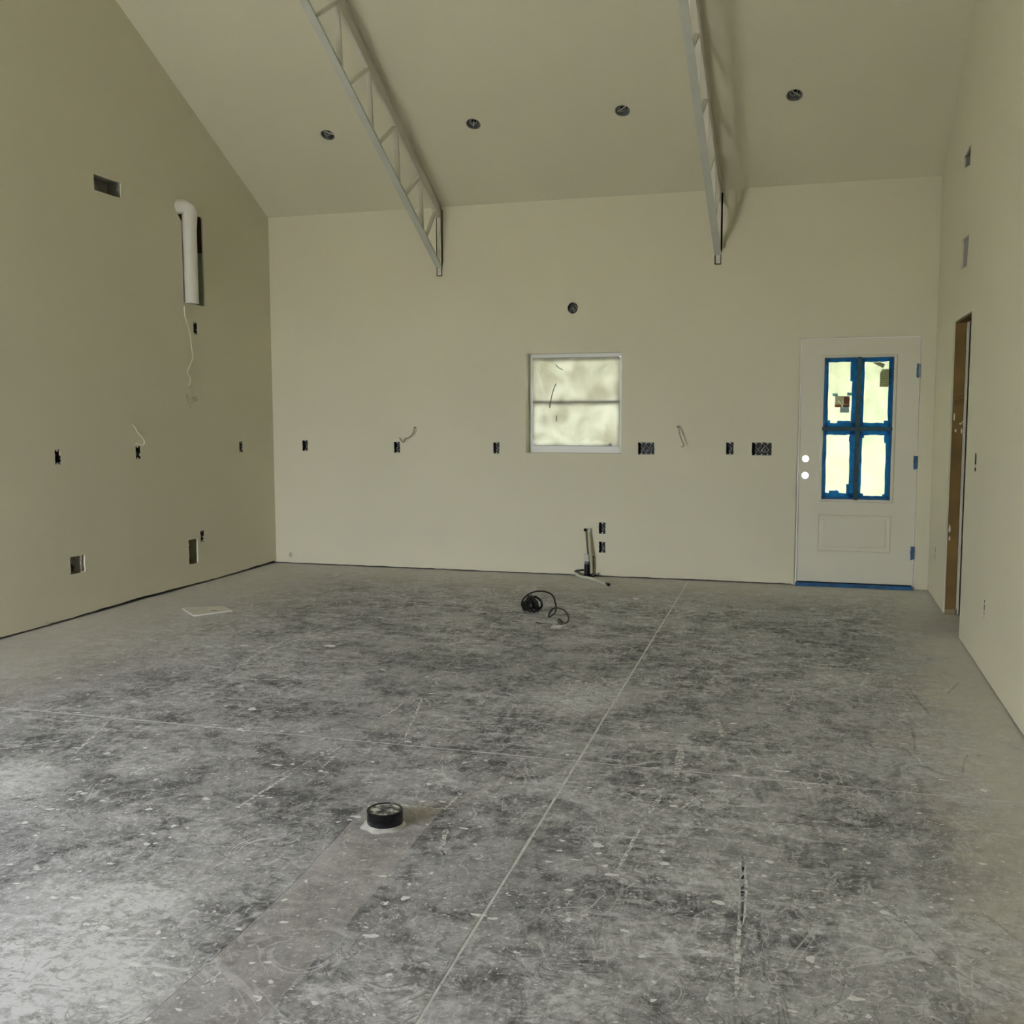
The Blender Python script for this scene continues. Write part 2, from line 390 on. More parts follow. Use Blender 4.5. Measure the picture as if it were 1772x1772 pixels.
    dk = mrange(noise(4.2, 4, .7, 1.2, (1, 1.6, 1), .5), .60, .72)
    col = mix(math_('MULTIPLY', dk, .45), col, (.085, .085, .086))
    # paler overspray border along the walls
    nzb = math_('MULTIPLY', math_('SUBTRACT', mid, .5), 1.0)
    dl = math_('ADD', math_('SUBTRACT', s.outputs[0], XL), nzb); dr = math_('ADD', math_('SUBTRACT', XR, s.outputs[0]), nzb); db = math_('ADD', math_('SUBTRACT', YB, s.outputs[1]), nzb)
    edge = math_('MAXIMUM', math_('MAXIMUM', mrange(dl, .15, 1.7, .78, 0.), mrange(dr, .05, .62, .82, 0.)), mrange(db, .10, 1.5, .70, 0.))
    col = mix(edge, col, (.60, .58, .52))
    if light: col = mix(light, col, tuple(tint))
    tn = N.new('ShaderNodeMix'); tn.data_type = 'RGBA'; tn.blend_type = 'MULTIPLY'; tn.inputs[0].default_value = 1.; tn.inputs[7].default_value = (1.17, 1.18, 1.225, 1); K.new(col, tn.inputs[6]); col = tn.outputs[2]
    K.new(col, p.inputs['Base Color']); p.inputs['Roughness'].default_value = .72; p.inputs['Specular IOR Level'].default_value = .3
    return m
def fxy(u, v): q = onF(u, v); return q.x, q.y
PATCH = [(*fxy(70, 1700), .40, .30, 1.0), (*fxy(10, 1345), .34, .30, .7), (*fxy(235, 1330), .20, .10, .6), (*fxy(240, 1555), .20, .14, .55),  # bottom-left spots: dust, painted paler to stand in for doorway light
         (*fxy(1000, 1740), .20, .16, .6), (*fxy(560, 1715), .16, .12, .4), (*fxy(1740, 1640), .45, .5, .45), (*fxy(1700, 1330), .5, .7, .4),
         (*fxy(1000, 1205), .30, .35, .55), (*fxy(400, 1130), .9, .6, .25), (*fxy(1480, 1260), .6, .8, .22), (*fxy(150, 1580), .45, .38, .5), (*fxy(330, 1740), .3, .2, .4), (*fxy(700, 1740), .3, .14, .4), (*fxy(1350, 1740), .4, .14, .35), (*fxy(1180, 1640), .2, .16, .3)]
M_floor = floor_material('dusty_concrete', 0., patches=PATCH)
M_patch = floor_material('patched_concrete', .42, (.47, .45, .44))
M_groove = mat('dust_in_joint', (.84, .85, .87), .9, var=.25, vscale=18)
floor = struct(MB().box(XL - .2, hx1, YR - .2, hy1, -.15, -.001).build('floor', M_groove))

def line_x(p0, p1):
    return lambda y: p0[0] + (p1[0] - p0[0]) * (y - p0[1]) / (p1[1] - p0[1])
jx = line_x((-.871, 2.16), (-.990, 8.8)); JY = 4.083; GW = .0055
def slab(name, loop, mat_, holes=(), top=0.0):
    loops = [loop] + list(holes); pts = [p for l in loops for p in l]; V = [(p[0], p[1], top) for p in pts]; F = []
    for t in tessellate_polygon([[Vector((p[0], p[1], 0)) for p in l] for l in loops]):
        a, b, c = [Vector(pts[i]) for i in t]; F.append(tuple(t) if (b - a).cross(c - a) > 0 else tuple(t[::-1]))
    for l in loops:
        bs = len(V); n = len(l); V += [(p[0], p[1], top) for p in l] + [(p[0], p[1], -.0012) for p in l]
        F += [(bs + k, bs + n + k, bs + n + (k + 1) % n, bs + (k + 1) % n) for k in range(n)]
    return MB().add(V, F).build(name, mat_, floor)
def wob(a, b, n, amp):
    return [(a[0] + (b[0] - a[0]) * k / n + rnd.uniform(-amp, amp), a[1] + (b[1] - a[1]) * k / n + rnd.uniform(-amp, amp)) for k in range(n)]
yb2 = YB + .12
pl_ = [(-1.516, 1.0), (-1.500, 2.31), (-1.503, 2.70), (-1.556, 3.425)]; pr_ = [(-1.250, 1.0), (-1.241, 2.05), (-1.240, 2.55), (-1.277, 3.437)]
pg = .003
pin = []
for a, b in zip(pl_[:-1], pl_[1:]): pin += wob(a, b, 14, .0025)
pin += wob(pl_[-1], pr_[-1], 8, .002)
for a, b in zip(pr_[::-1][:-1], pr_[::-1][1:]): pin += wob(a, b, 14, .0025)
pin += wob(pr_[0], pl_[0], 6, .002)
pc = (sum(p[0] for p in pin) / len(pin), sum(p[1] for p in pin) / len(pin))
hole_p = [(p[0] + math.copysign(pg, p[0] - pc[0]), p[1] + (pg if p[1] > 3.4 else (-pg if p[1] < 1.1 else 0))) for p in pin]
LX0, RX1 = XL - .14, XR + .14
slab('slab', [(LX0, YR - .1), (jx(YR) - GW, YR - .1), *wob((jx(YR) - GW, YR), (jx(JY) - GW, JY - GW), 60, .0012), (jx(JY) - GW, JY - GW), *wob((jx(JY) - GW, JY - GW), (LX0, JY - GW - .01), 60, .0012)], M_floor, [hole_p])
slab('slab', [(jx(YR) + GW, YR - .1), (RX1, YR - .1), (RX1, JY - GW), *wob((RX1, JY - GW), (jx(JY) + GW, JY - GW), 40, .0012), *wob((jx(JY) + GW, JY - GW), (jx(YR) + GW, YR - .1), 60, .0012)], M_floor)
slab('slab', [(LX0, JY + GW - .01), *wob((LX0, JY + GW - .01), (jx(JY) - GW, JY + GW), 60, .0012), *wob((jx(JY) - GW, JY + GW), (jx(yb2) - GW, yb2), 50, .0012), (LX0, yb2)], M_floor)
slab('slab', [(jx(JY) + GW, JY + GW), *wob((jx(JY) + GW, JY + GW), (hx1, JY + GW), 40, .0012), (hx1, yb2), *wob((jx(yb2) + GW, yb2), (jx(JY) + GW, JY + GW), 50, .0012)], M_floor)
slab('concrete_patch', pin, M_patch, top=-.0003)

# ---- dried mud splatter: thin irregular domes
def scuff_mat(name, col, lo, hi, sc):
    m = bpy.data.materials.new(name); m.use_nodes = True; nt = m.node_tree; N = nt.nodes; K = nt.links; p = N['Principled BSDF']
    p.inputs['Base Color'].default_value = (*col, 1); p.inputs['Roughness'].default_value = .9
    tc = N.new('ShaderNodeTexCoord'); nz = N.new('ShaderNodeTexNoise'); nz.inputs['Scale'].default_value = sc; nz.inputs['Detail'].default_value = 4; nz.inputs['Roughness'].default_value = .7
    K.new(tc.outputs['Object'], nz.inputs['Vector']); mr = N.new('ShaderNodeMapRange'); mr.inputs[1].default_value = lo; mr.inputs[2].default_value = hi
    K.new(nz.outputs[0], mr.inputs[0]); K.new(mr.outputs[0], p.inputs['Alpha']); return m
M_splat = scuff_mat('dried_mud', (.90, .91, .94), .26, .38, 60)
M_splat2 = scuff_mat('thin_dried_mud', (.76, .77, .79), .36, .58, 45)
M_scuff = scuff_mat('white_scuff', (.86, .87, .89), .32, .58, 55)
M_skid = scuff_mat('dark_skid', (.14, .14, .145), .35, 1.0, 30)
def splat(mb, x, y, rx, ry, h=.0012, n=14):
    ph = [rnd.uniform(0, 6.3) for _ in range(4)]; a0 = rnd.uniform(0, PI)
    V = [(x, y, h)]; 
    for q, zz in ((.6, h * .9), (1., .0003)):
        for k in range(n):
            t = 2 * PI * k / n; r = q * (1 + .22 * math.sin(2 * t + ph[0]) + .16 * math.sin(3 * t + ph[1]) + .12 * math.sin(5 * t + ph[2]))
            a, b = r * rx * math.cos(t), r * ry * math.sin(t); V.append((x + a, y + b, zz))
    F = [(0, 1 + k, 1 + (k + 1) % n) for k in range(n)] + [(1 + k, 1 + n + k, 1 + n + (k + 1) % n, 1 + (k + 1) % n) for k in range(n)]
    mb.add(V, F)
s1, s2 = MB(), MB()
Z = 1.969
GIVEN = [(872, 1350, [(190, 240, 18), (345, 292, 24), (905, 278, 26), (790, 300, 20), (855, 188, 13), (1140, 410, 18), (1630, 285, 22), (1535, 348, 14), (1480, 388, 12), (1525, 405, 14), (1595, 410, 16), (410, 513, 28), (695, 610, 10), (510, 688, 18), (935, 603, 10), (280, 702, 18), (395, 703, 14), (845, 738, 14), (630, 815, 14), (1165, 665, 7), (600, 648, 9), (1635, 35, 24), (1700, 278, 12), (320, 222, 42), (322, 250, 22), (540, 243, 24), (1465, 262, 10), (820, 567, 8), (1045, 610, 38), (1035, 655, 7), (1560, 483, 7)]),
         (0, 1350, [(285, 45, 20), (65, 55, 12), (970, 408, 20), (1045, 345, 18), (1180, 348, 14), (1380, 402, 32), (540, 520, 20), (560, 538, 16), (925, 687, 26), (885, 748, 20), (805, 750, 14), (590, 600, 14), (1325, 683, 16), (1440, 72, 16), (710, 95, 10), (1395, 755, 16), (1015, 462, 9), (530, 215, 16), (580, 195, 14), (95, 400, 16), (275, 310, 10), (120, 90, 12), (1740, 10, 14), (1080, 567, 8), (635, 470, 7)]),
         (0, 950, [(200, 440, 18), (830, 330, 26), (1125, 330, 36), (285, 833, 22), (495, 678, 18), (1270, 725, 16), (860, 545, 36), (270, 535, 14), (300, 495, 12), (390, 385, 12), (600, 455, 10), (910, 255, 6), (1440, 860, 18), (1455, 435, 12), (1655, 720, 14), (460, 692, 12), (1115, 212, 8), (1070, 175, 12), (1150, 300, 12)]),
         (872, 950, [(1240, 425, 14), (1635, 822, 26), (1040, 815, 14), (855, 793, 10), (1240, 375, 14), (1375, 548, 10), (640, 210, 20), (450, 170, 22), (1115, 812, 10)])]
THIN = [(872, 1350, [(65, 590, 40), (405, 580, 36), (1170, 795, 90), (640, 388, 34), (240, 600, 50), (1640, 580, 40), (540, 335, 40), (1085, 280, 20)]),
        (0, 1350, [(340, 240, 34), (435, 697, 30), (1635, 262, 40), (1450, 628, 34), (665, 515, 16), (340, 360, 44), (120, 300, 44)]),
        (0, 950, [(405, 465, 36), (475, 750, 100), (1110, 760, 24), (620, 720, 36)]), (872, 950, [(230, 413, 34), (1490, 478, 14), (560, 365, 30)])]
for lst, mb in ((GIVEN, s1), (THIN, s2)):
    for u0, v0, L_ in lst:
        for px, py, wpx in L_:
            u, v = u0 + px / Z, v0 + py / Z; q = onF(u, v); e = onF(u + wpx / Z / 2, v); rx = (e - q).length
            if abs(q.x) < 5 and q.y < YB - .1: splat(mb, q.x, q.y, rx, rx * rnd.uniform(.75, 1.15), .0012 if mb is s1 else .0006)
for k in range(1000):      # small drips everywhere in between
    y = rnd.uniform(1.6, 8.4) if k % 2 else rnd.uniform(1.7, 4.2); x = rnd.uniform(max(XL + .3, -.62 * y - .9), min(XR - .15, .3 * y)); r = rnd.choice([.002, .003, .003, .004, .005, .006, .008, .011])
    splat(s1 if rnd.random() < .6 else s2, x, y, r * rnd.uniform(.8, 2.2), r, .0008, 9)
sstuff(s1.build('dried_splatter', M_splat, floor, True)); sstuff(s2.build('thin_splatter', M_splat2, floor, True))

# ---- scuffs and scratches: hair-thin dried strips
def strip(mb, pts, wid, z=.0005):
    P = [Vector((*fxy(u, v), z)) for u, v in pts]; P = catmull(P, 5) if len(P) > 2 else [P[0].lerp(P[1], t / 8) for t in range(9)]
    V = []
    for i, p in enumerate(P):
        t = (P[min(i + 1, len(P) - 1)] - P[max(i - 1, 0)]).normalized(); n = Vector((-t.y, t.x, 0)); ww = wid * rnd.uniform(.6, 1.3) * (.4 if i in (0, len(P) - 1) else 1)
        V += [p + n * ww / 2, p - n * ww / 2]
    mb.add(V, [(2 * i, 2 * i + 1, 2 * i + 3, 2 * i + 2) for i in range(len(P) - 1)])
sw, sd = MB(), MB()
for pts, wd in [([(413, 1396), (505, 1338)], .016), ([(470, 1348), (520, 1325), (592, 1286)], .007), ([(560, 1310), (592, 1290)], .014), ([(555, 1330), (590, 1300)], .006),
                ([(1284, 1478), (1283, 1560), (1277, 1640), (1275, 1725)], .017), ([(1286, 1480), (1288, 1530), (1284, 1600)], .02), ([(1146, 1374), (1115, 1420)], .016), ([(1112, 1425), (1068, 1508)], .014),
                ([(0, 1296), (60, 1288), (124, 1279)], .014), ([(135, 1298), (160, 1275), (188, 1248)], .022), ([(640, 1251), (680, 1230), (700, 1213)], .013), ([(700, 1278), (722, 1230), (730, 1208)], .014),
                ([(700, 1211), (730, 1210)], .012), ([(255, 1210), (330, 1190)], .010), ([(640, 1388), (700, 1394), (778, 1401)], .006), ([(762, 1478), (772, 1435)], .020), ([(762, 1470), (770, 1480), (766, 1462)], .012),
                ([(800, 1370), (768, 1402)], .014), ([(1378, 1352), (1405, 1368)], .02), ([(1330, 1345), (1345, 1330), (1340, 1318)], .014), ([(1170, 1345), (1178, 1300), (1172, 1290)], .03), ([(1250, 1275), (1240, 1245), (1225, 1255)], .02),
                ([(1075, 1368), (1110, 1385), (1135, 1388)], .010), ([(1180, 1400), (1200, 1382), (1215, 1378)], .012), ([(1318, 1402), (1345, 1432)], .014), ([(1200, 1412), (1212, 1428)], .010), ([(1305, 1560), (1340, 1555), (1372, 1555), (1380, 1568)], .008),
                ([(345, 1712), (370, 1690)], .010), ([(365, 1708), (382, 1680)], .010), ([(262, 1680), (258, 1690)], .018), ([(1000, 1205), (1015, 1195), (1014, 1180)], .02), ([(960, 1215), (990, 1205)], .018), ([(1050, 1185), (1090, 1172)], .03),
                ([(600, 1060), (640, 1050), (665, 1048)], .012), ([(410, 1155), (440, 1135), (500, 1105)], .03), ([(980, 1330), (960, 1380)], .008), ([(1223, 1725), (1232, 1750)], .010), ([(1320, 1725), (1333, 1748)], .008), ([(925, 1705), (935, 1700), (950, 1712)], .012)]:
    strip(sw, pts, wd)
for pts, wd in [([(1572, 1188), (1590, 1215), (1608, 1236)], .016), ([(1560, 1190), (1590, 1222)], .010), ([(1520, 1560), (1570, 1600), (1640, 1670), (1700, 1705), (1772, 1735)], .009), ([(1578, 1258), (1583, 1285), (1583, 1305)], .014),
                ([(1700, 1580), (1740, 1610), (1772, 1635)], .012), ([(1640, 1200), (1660, 1180)], .01), ([(1040, 1595), (1035, 1625), (1032, 1650)], .012), ([(1312, 1610), (1318, 1650), (1322, 1690)], .010), ([(1305, 1365), (1320, 1390)], .02), ([(1665, 1345), (1668, 1320), (1675, 1305)], .012)]:
    strip(sd, pts, wd, .0006)
sstuff(sw.build('scuff_marks', M_scuff, floor)); sstuff(sd.build('skid_marks', M_skid, floor))

# ================================================================== ROOF TRUSSES
def truss(tx, drift, label):
    t = thing('roof_truss', label, 'truss', (tx, YB - .01, 2.7), group='roof trusses')
    X = lambda y: tx - drift * (YB - y) * -1 if False else tx + drift * (YB - y)
    def P(y, off): return (X(y), y, zc(y) - off)
    y0, y1, y2 = YB - .012, YRIDGE, YR + .012
    for nm, fl, lg, wl, dl in (('bottom_chord', .5415, .520, .030, .036), ('top_chord', .006, .062, .034, .100)):
        mb = MB()
        for a, b in ((y0, y1), (y1, y2)):
            mb.bar(P(a, fl), P(b, fl), .058, .007); mb.bar(P(a, lg), P(b, lg), wl, dl)
        mb.build(nm, M_chord if nm == 'bottom_chord' else M_steel, t, root=t)
    tops = [8.45 - .523 * k for k in range(10)] + [3.5 - (8.45 - .523 * k - 3.5) for k in range(9, -1, -1)]
    for k, y in enumerate(tops):
        s = 1 if k < 10 else -1
        if y < YR + .4: continue
        MB().bar(P(y, .09), (X(y), y + s * .035, zc(y + s * .035) - .515), .036, .024).build('web_post', M_steel, t, root=t)
        e = y - s * .36
        MB().bar(P(y - s * .01, .10), P(e, .515), .030, .022).build('web_diagonal', M_steel, t, root=t)
    for s, yy in ((1, YB), (-1, YR)):
        MB().bar(P(yy - s * .085, .085), P(yy - s * .35, .515), .030, .024).build('web_diagonal', M_steel, t, root=t)
    pl = MB().box(tx - .019, tx + .018, YB - .006, YB + .03, 2.706, 3.30).build('end_plate', M_steel, t, root=t)
    for z in (3.085, 2.925, 2.745):
        MB().tube([(tx, YB - .006, z), (tx, YB - .016, z)], .011, 6).build('bolt', M_steel, pl, root=t)
truss(*T_X[0], 'pale open-web steel roof truss on the left, between the two left ceiling cans')
truss(*T_X[1], 'pale open-web steel roof truss on the right, above the wall left of the door')

# ================================================================== ENTRY DOOR
d1 = bpy.data.objects.new('door_1', None); COL.objects.link(d1); d1.location = (.365, YB, 0); struct(d1)
def D(mb, name, material, parent=None, smooth=None): return mb.build(name, material, parent or d1, smooth, root=d1)
jb = MB(); jy0, jy1 = YB - .003, YB + .13
jb.box(-.104, -.093, jy0, jy1, 0, 2.068).box(.829, .834, jy0, jy1, 0, 2.068).box(-.093, .829, jy0, jy1, 2.061, 2.068)
jb.box(-.13, -.104, YB + .0135, YB + .158, 0, 2.09).box(.834, .86, YB + .0135, YB + .158, 0, 2.09).box(-.13, .86, YB + .0135, YB + .158, 2.068, 2.10)  # added blocks behind the drywall, stopping daylight round the frame
D(jb, 'door_frame', M_door)
D(MB().box(-.09, .826, YB + .02, YB + .045, .0265, .037), 'door_gap_block', M_black)  # added strip that blocks daylight under the slab
ws = MB(); ws.box(-.093, -.078, YB + .054, YB + .066, .03, 2.061).box(.816, .829, YB + .054, YB + .066, .03, 2.061).box(-.093, .829, YB + .054, YB + .066, 2.044, 2.061)
D(ws, 'weatherstrip', mat('white_weatherstrip', (.85, .85, .8), .5))
bd = MB(); bd.box(-.0965, -.0895, YB - .0045, YB + .004, .03, 2.064).box(.8255, .8295, YB - .0045, YB + .004, .03, 2.064).box(-.0965, .8295, YB - .0045, YB + .004, 2.0575, 2.0645)
D(bd, 'seal_bead', mat('white_seal', (.93, .93, .90), .4))
# slab with lite cut-out and two lock bores
SX0, SX1, SZ0, SZ1 = -.0895, .8255, .036, 2.0575
def door_slab():
    lite = loop_rect(.105, .624, .748, 1.895)[::-1]; bores = [circ((-.0385, z), .0265, 24) for z in (1.070, .930)]
    outer = loop_rect(SX0, SX1, SZ0, SZ1); loops = [outer, lite] + bores; pts = [p for l in loops for p in l]; mb = MB(); y0, y1 = YB + .006, YB + .050
    tri = tessellate_polygon([[Vector((p[0], p[1], 0)) for p in l] for l in loops])
    n = len(pts); V = [(p[0], y0, p[1]) for p in pts] + [(p[0], y1, p[1]) for p in pts]; F = []
    for t in tri:
        a, b, c = [Vector(pts[i]) for i in t]; t = t if (b - a).cross(c - a) > 0 else t[::-1]
        F.append(tuple(t)); F.append(tuple(i + n for i in t[::-1]))
    k0 = 0
    for l in loops:
        m_ = len(l); F += [(k0 + k, k0 + (k + 1) % m_, n + k0 + (k + 1) % m_, n + k0 + k) for k in range(m_)]; k0 += m_
    return mb.add(V, F)
slab_o = D(door_slab(), 'door_slab', M_door)
def ring(x0, x1, z0, z1, wd, ya, yb):
    """mitred, chamfered moulding ring standing proud of the slab"""
    mb = MB(); prof = [(0, yb), (.2, ya + (yb - ya) * .25), (.5, ya), (.8, ya + (yb - ya) * .25), (1, yb)]
    for k in range(len(prof)):
        q, y = prof[k]; o = q * wd; mb.v += [(x0 + o, y, z0 + o), (x1 - o, y, z0 + o), (x1 - o, y, z1 - o), (x0 + o, y, z1 - o)]
    for k in range(len(prof) - 1):
        for j in range(4): mb.f.append((k * 4 + j, k * 4 + (j + 1) % 4, k * 4 + 4 + (j + 1) % 4, k * 4 + 4 + j))
    return mb
D(ring(.072, .663, .711, 1.927, .034, YB - .006, YB + .006), 'lite_frame', M_door)
D(ring(.070, .650, .297, .611, .014, YB - .001, YB + .006), 'panel_moulding', M_door)
pf = MB(); pf.v = [(.104, YB + .006, .331), (.616, YB + .006, .331), (.616, YB + .006, .577), (.104, YB + .006, .577), (.116, YB + .001, .343), (.604, YB + .001, .343), (.604, YB + .001, .565), (.116, YB + .001, .565)]
pf.f = [(0, 1, 5, 4), (1, 2, 6, 5), (2, 3, 7, 6), (3, 0, 4, 7), (4, 5, 6, 7)]
D(pf, 'raised_panel', M_door)
# glazing: clear glass, masking film, tape
def glass_mat():
    m = bpy.data.materials.new('clear_glass'); m.use_nodes = True; N = m.node_tree.nodes; K = m.node_tree.links; N.remove(N['Principled BSDF'])
    t = N.new('ShaderNodeBsdfTransparent'); t.inputs[0].default_value = (.93, .96, .94, 1); g_ = N.new('ShaderNodeBsdfGlossy'); g_.inputs['Roughness'].default_value = .02
    f = N.new('ShaderNodeFresnel'); f.inputs[0].default_value = 1.45; ms = N.new('ShaderNodeMixShader')
    K.new(f.outputs[0], ms.inputs[0]); K.new(t.outputs[0], ms.inputs[1]); K.new(g_.outputs[0], ms.inputs[2]); K.new(ms.outputs[0], N['Material Output'].inputs[0]); return m
M_glass = glass_mat()
M_film = translucent('masking_film', (.145, .152, .092), var=.25, vscale=7, front=.10, fcol=(.7, .7, .6))
M_tapeT = translucent('blue_tape_backlit', (.008, .11, .38), var=.45, vscale=16, front=.25)
M_tapeD = mat('blue_tape_unlit', (.022, .075, .095), .5, var=.3, vscale=20)  # same blue tape, coloured darker where no light comes through it
LITES = {'ul': (.105, .352, 1.335, 1.895), 'ur': (.383, .624, 1.335, 1.895), 'll': (.105, .352, .748, 1.305), 'lr': (.383, .624, .748, 1.305)}
CLEAR = {'ul': (.130, .314, 1.369, 1.868), 'ur': (.409, .598, 1.371, 1.866), 'll': (.126, .309, .788, 1.270), 'lr': (.405, .590, .770, 1.270)}
for k, (x0, x1, z0, z1) in LITES.items():
    D(MB().box(x0, x1, YB + .026, YB + .030, z0, z1), 'pane', M_glass)
    mb = MB(); nx, nz = 18, 36; seed = rnd.uniform(0, 50); cx, cz = rnd.uniform(x0, x1), rnd.uniform(z0, z1)
    for j in range(nz + 1):
        for i in range(nx + 1):
            u, v = i / nx, j / nz; a = math.atan2(v * 2 - rnd.choice([.9]), u - .3)
            mb.v.append((x0 + (x1 - x0) * u, YB + .014 + .0025 * math.sin(9 * u + 5 * v + seed) + .002 * math.sin(17 * (u + v * .6) + seed) * v, z0 + (z1 - z0) * v))
    mb.f = [(j * (nx + 1) + i, j * (nx + 1) + i + 1, (j + 1) * (nx + 1) + i + 1, (j + 1) * (nx + 1) + i) for j in range(nz) for i in range(nx)]
    D(mb, 'masking_film', M_film, smooth=True)
    cx0, cx1, cz0, cz1 = CLEAR[k]
    for (a0, a1, b0, b1) in ((x0, cx0, z0, z1), (cx1, x1, z0, z1), (x0, x1, cz1, z1), (x0, x1, z0, cz0)):
        vert = (b1 - b0) > (a1 - a0); jt = lambda: rnd.uniform(-.003, .003)
        mb = MB(); n_ = 9; y = YB + .004 - rnd.uniform(0, .003)
        if vert:
            L0 = [(a0 + (jt() if a0 == cx1 else 0), b0 + (b1 - b0) * q / n_) for q in range(n_ + 1)]; L1 = [(a1 + (jt() if a1 == cx0 else 0), b0 + (b1 - b0) * q / n_) for q in range(n_ + 1)]
        else:
            L0 = [(a0 + (a1 - a0) * q / n_, b0 + (jt() if b0 == cz1 else 0)) for q in range(n_ + 1)]; L1 = [(a0 + (a1 - a0) * q / n_, b1 + (jt() if b1 == cz0 else 0)) for q in range(n_ + 1)]
        for (p, q) in zip(L0, L1): mb.v += [(p[0], y, p[1]), (q[0], y, q[1])]
        mb.f = [(2 * q, 2 * q + 1, 2 * q + 3, 2 * q + 2) for q in range(n_)]
        D(mb, 'tape_strip', M_tapeT)
def ragged(x0, x1, z0, z1, y, n=7):
    mb = MB(); mb.v = []
    pts = jag(loop_rect(x0, x1, z0, z1), max(x1 - x0, z1 - z0) / n, .002, rnd)
    mb.v = [(p[0], y, p[1]) for p in pts]; mb.f = [tuple(range(len(pts)))]; return mb
# tape around the border lying on the lite frame
for r in ((.095, .108, .738, 1.903), (.621, .633, .738, 1.903), (.095, .633, 1.892, 1.904), (.095, .633, .736, .752)):
    D(ragged(*r, YB - .0085), 'tape_strip', mat('blue_tape_on_frame', (.01, .10, .28), .5, var=.3, vscale=20))
mv = MB().box(.350, .385, YB - .012, YB + .024, .732, 1.907); D(mv, 'muntin', M_tapeD)
mh = MB().box(.088, .637, YB - .010, YB + .022, 1.305, 1.335); D(mh, 'muntin', M_tapeD)
for r in ((.300, .318, 1.71, 1.87), (.302, .316, 1.215, 1.262), (.400, .420, 1.245, 1.272), (.575, .592, 1.205, 1.27), (.395, .425, .765, .790), (.155, .235, .783, .806), (.21, .22, .79, .815), (.205, .31, 1.365, 1.386), (.128, .150, 1.366, 1.392), (.57, .600, 1.366, 1.388), (.575, .595, .768, .785), (.292, .315, .785, .862)):
    D(ragged(*r, YB + .0005, 4), 'tape_strip', M_tapeT)
# stickers on the glass
M_st1 = translucent('sticker_paper', (.36, .34, .27), var=.25, vscale=30, front=.4); M_st2 = translucent('sticker_red', (.33, .12, .09), var=.2, vscale=30, front=.4)
M_st3 = translucent('sticker_brown', (.10, .04, .025), var=.2, vscale=30, front=.4); M_st4 = translucent('sticker_blue_grey', (.19, .25, .32), var=.3, vscale=60, front=.4); M_st5 = translucent('sticker_olive', (.19, .20, .125), var=.3, vscale=40, front=.4)
lab = D(ragged(.184, .299, 1.502, 1.590, YB + .0085, 6), 'sticker', M_st1)
D(ragged(.255, .299, 1.520, 1.582, YB + .0078, 4), 'print_block', M_st2, lab); D(ragged(.184, .235, 1.500, 1.520, YB + .0077, 4), 'print_block', M_st2, lab); D(ragged(.250, .299, 1.500, 1.518, YB + .0076, 4), 'print_block', M_st3, lab)
for i in range(5): D(MB().box(.190, .245, YB + .0076, YB + .0078, 1.530 + i * .0105, 1.532 + i * .0105), 'print_line', M_st3, lab)
lb2 = D(ragged(.226, .297, 1.455, 1.499, YB + .0085, 5), 'sticker', M_st4)
for (x, z) in ((.182, 1.600), (.295, 1.605)): D(ragged(x - .018, x + .022, z - .012, z + .012, YB + .007, 3), 'tape_strip', translucent('pale_blue_tape', (.12, .28, .36), var=.2, front=.3))
l3_ = MB(); l3_.v = [(x, YB + .0085, z) for x, z in ((.530, 1.662), (.612, 1.662), (.612, 1.806), (.548, 1.806), (.530, 1.775))]; l3_.f = [(0, 1, 2, 3, 4)]
l3o = D(l3_, 'sticker', M_st5)
for i in range(6): D(MB().box(.538, .592, YB + .0076, YB + .0078, 1.680 + i * .017, 1.682 + i * .017), 'print_line', M_st3, l3o)
l4 = MB(); l4.v = [(x, YB + .0085, z) for x, z in ((.466, 1.860), (.552, 1.816), (.566, 1.842), (.530, 1.864))]; l4.f = [(0, 1, 2, 3)]
D(l4, 'sticker', M_st5)
# hinges under tape
M_hg = mat('hinge_under_tape', (.30, .36, .40), .5, var=.25, vscale=30); M_hb = mat('hinge_tape', (.06, .17, .33), .6, var=.4, vscale=30)
for z, mm in ((1.791, M_hg), (1.050, M_hb), (.306, M_hb)):
    h_ = D(MB().box(.815, .833, YB - .006, YB + .004, z - .050, z + .050), 'hinge', mm)
    D(MB().tube([(.829, YB - .010, z - .052), (.829, YB - .010, z + .052)], .008, 10), 'hinge_barrel', mm, h_)
    D(ragged(.806, .826, z - .058, z + .054, YB - .0075, 5), 'hinge_tape', M_hb, h_)
th = D(MB().box(-.100, .831, YB - .035, YB + .12, 0.0005, .026), 'threshold', mat('threshold_metal', (.25, .25, .24), .4, .5))
D(MB().box(-.098, .829, YB - .0365, YB + .03, .001, .0275), 'threshold_tape', mat('threshold_blue_tape', (.012, .13, .33), .55, var=.45, vscale=14), th)

# added unseen slab outside the back wall, cutting sky light on the window film
struct(MB().box(-5.6, 2.6, YB + THK + .02, YB + 2.7, 2.55, 2.70).build('sky_blocker', M_ext))

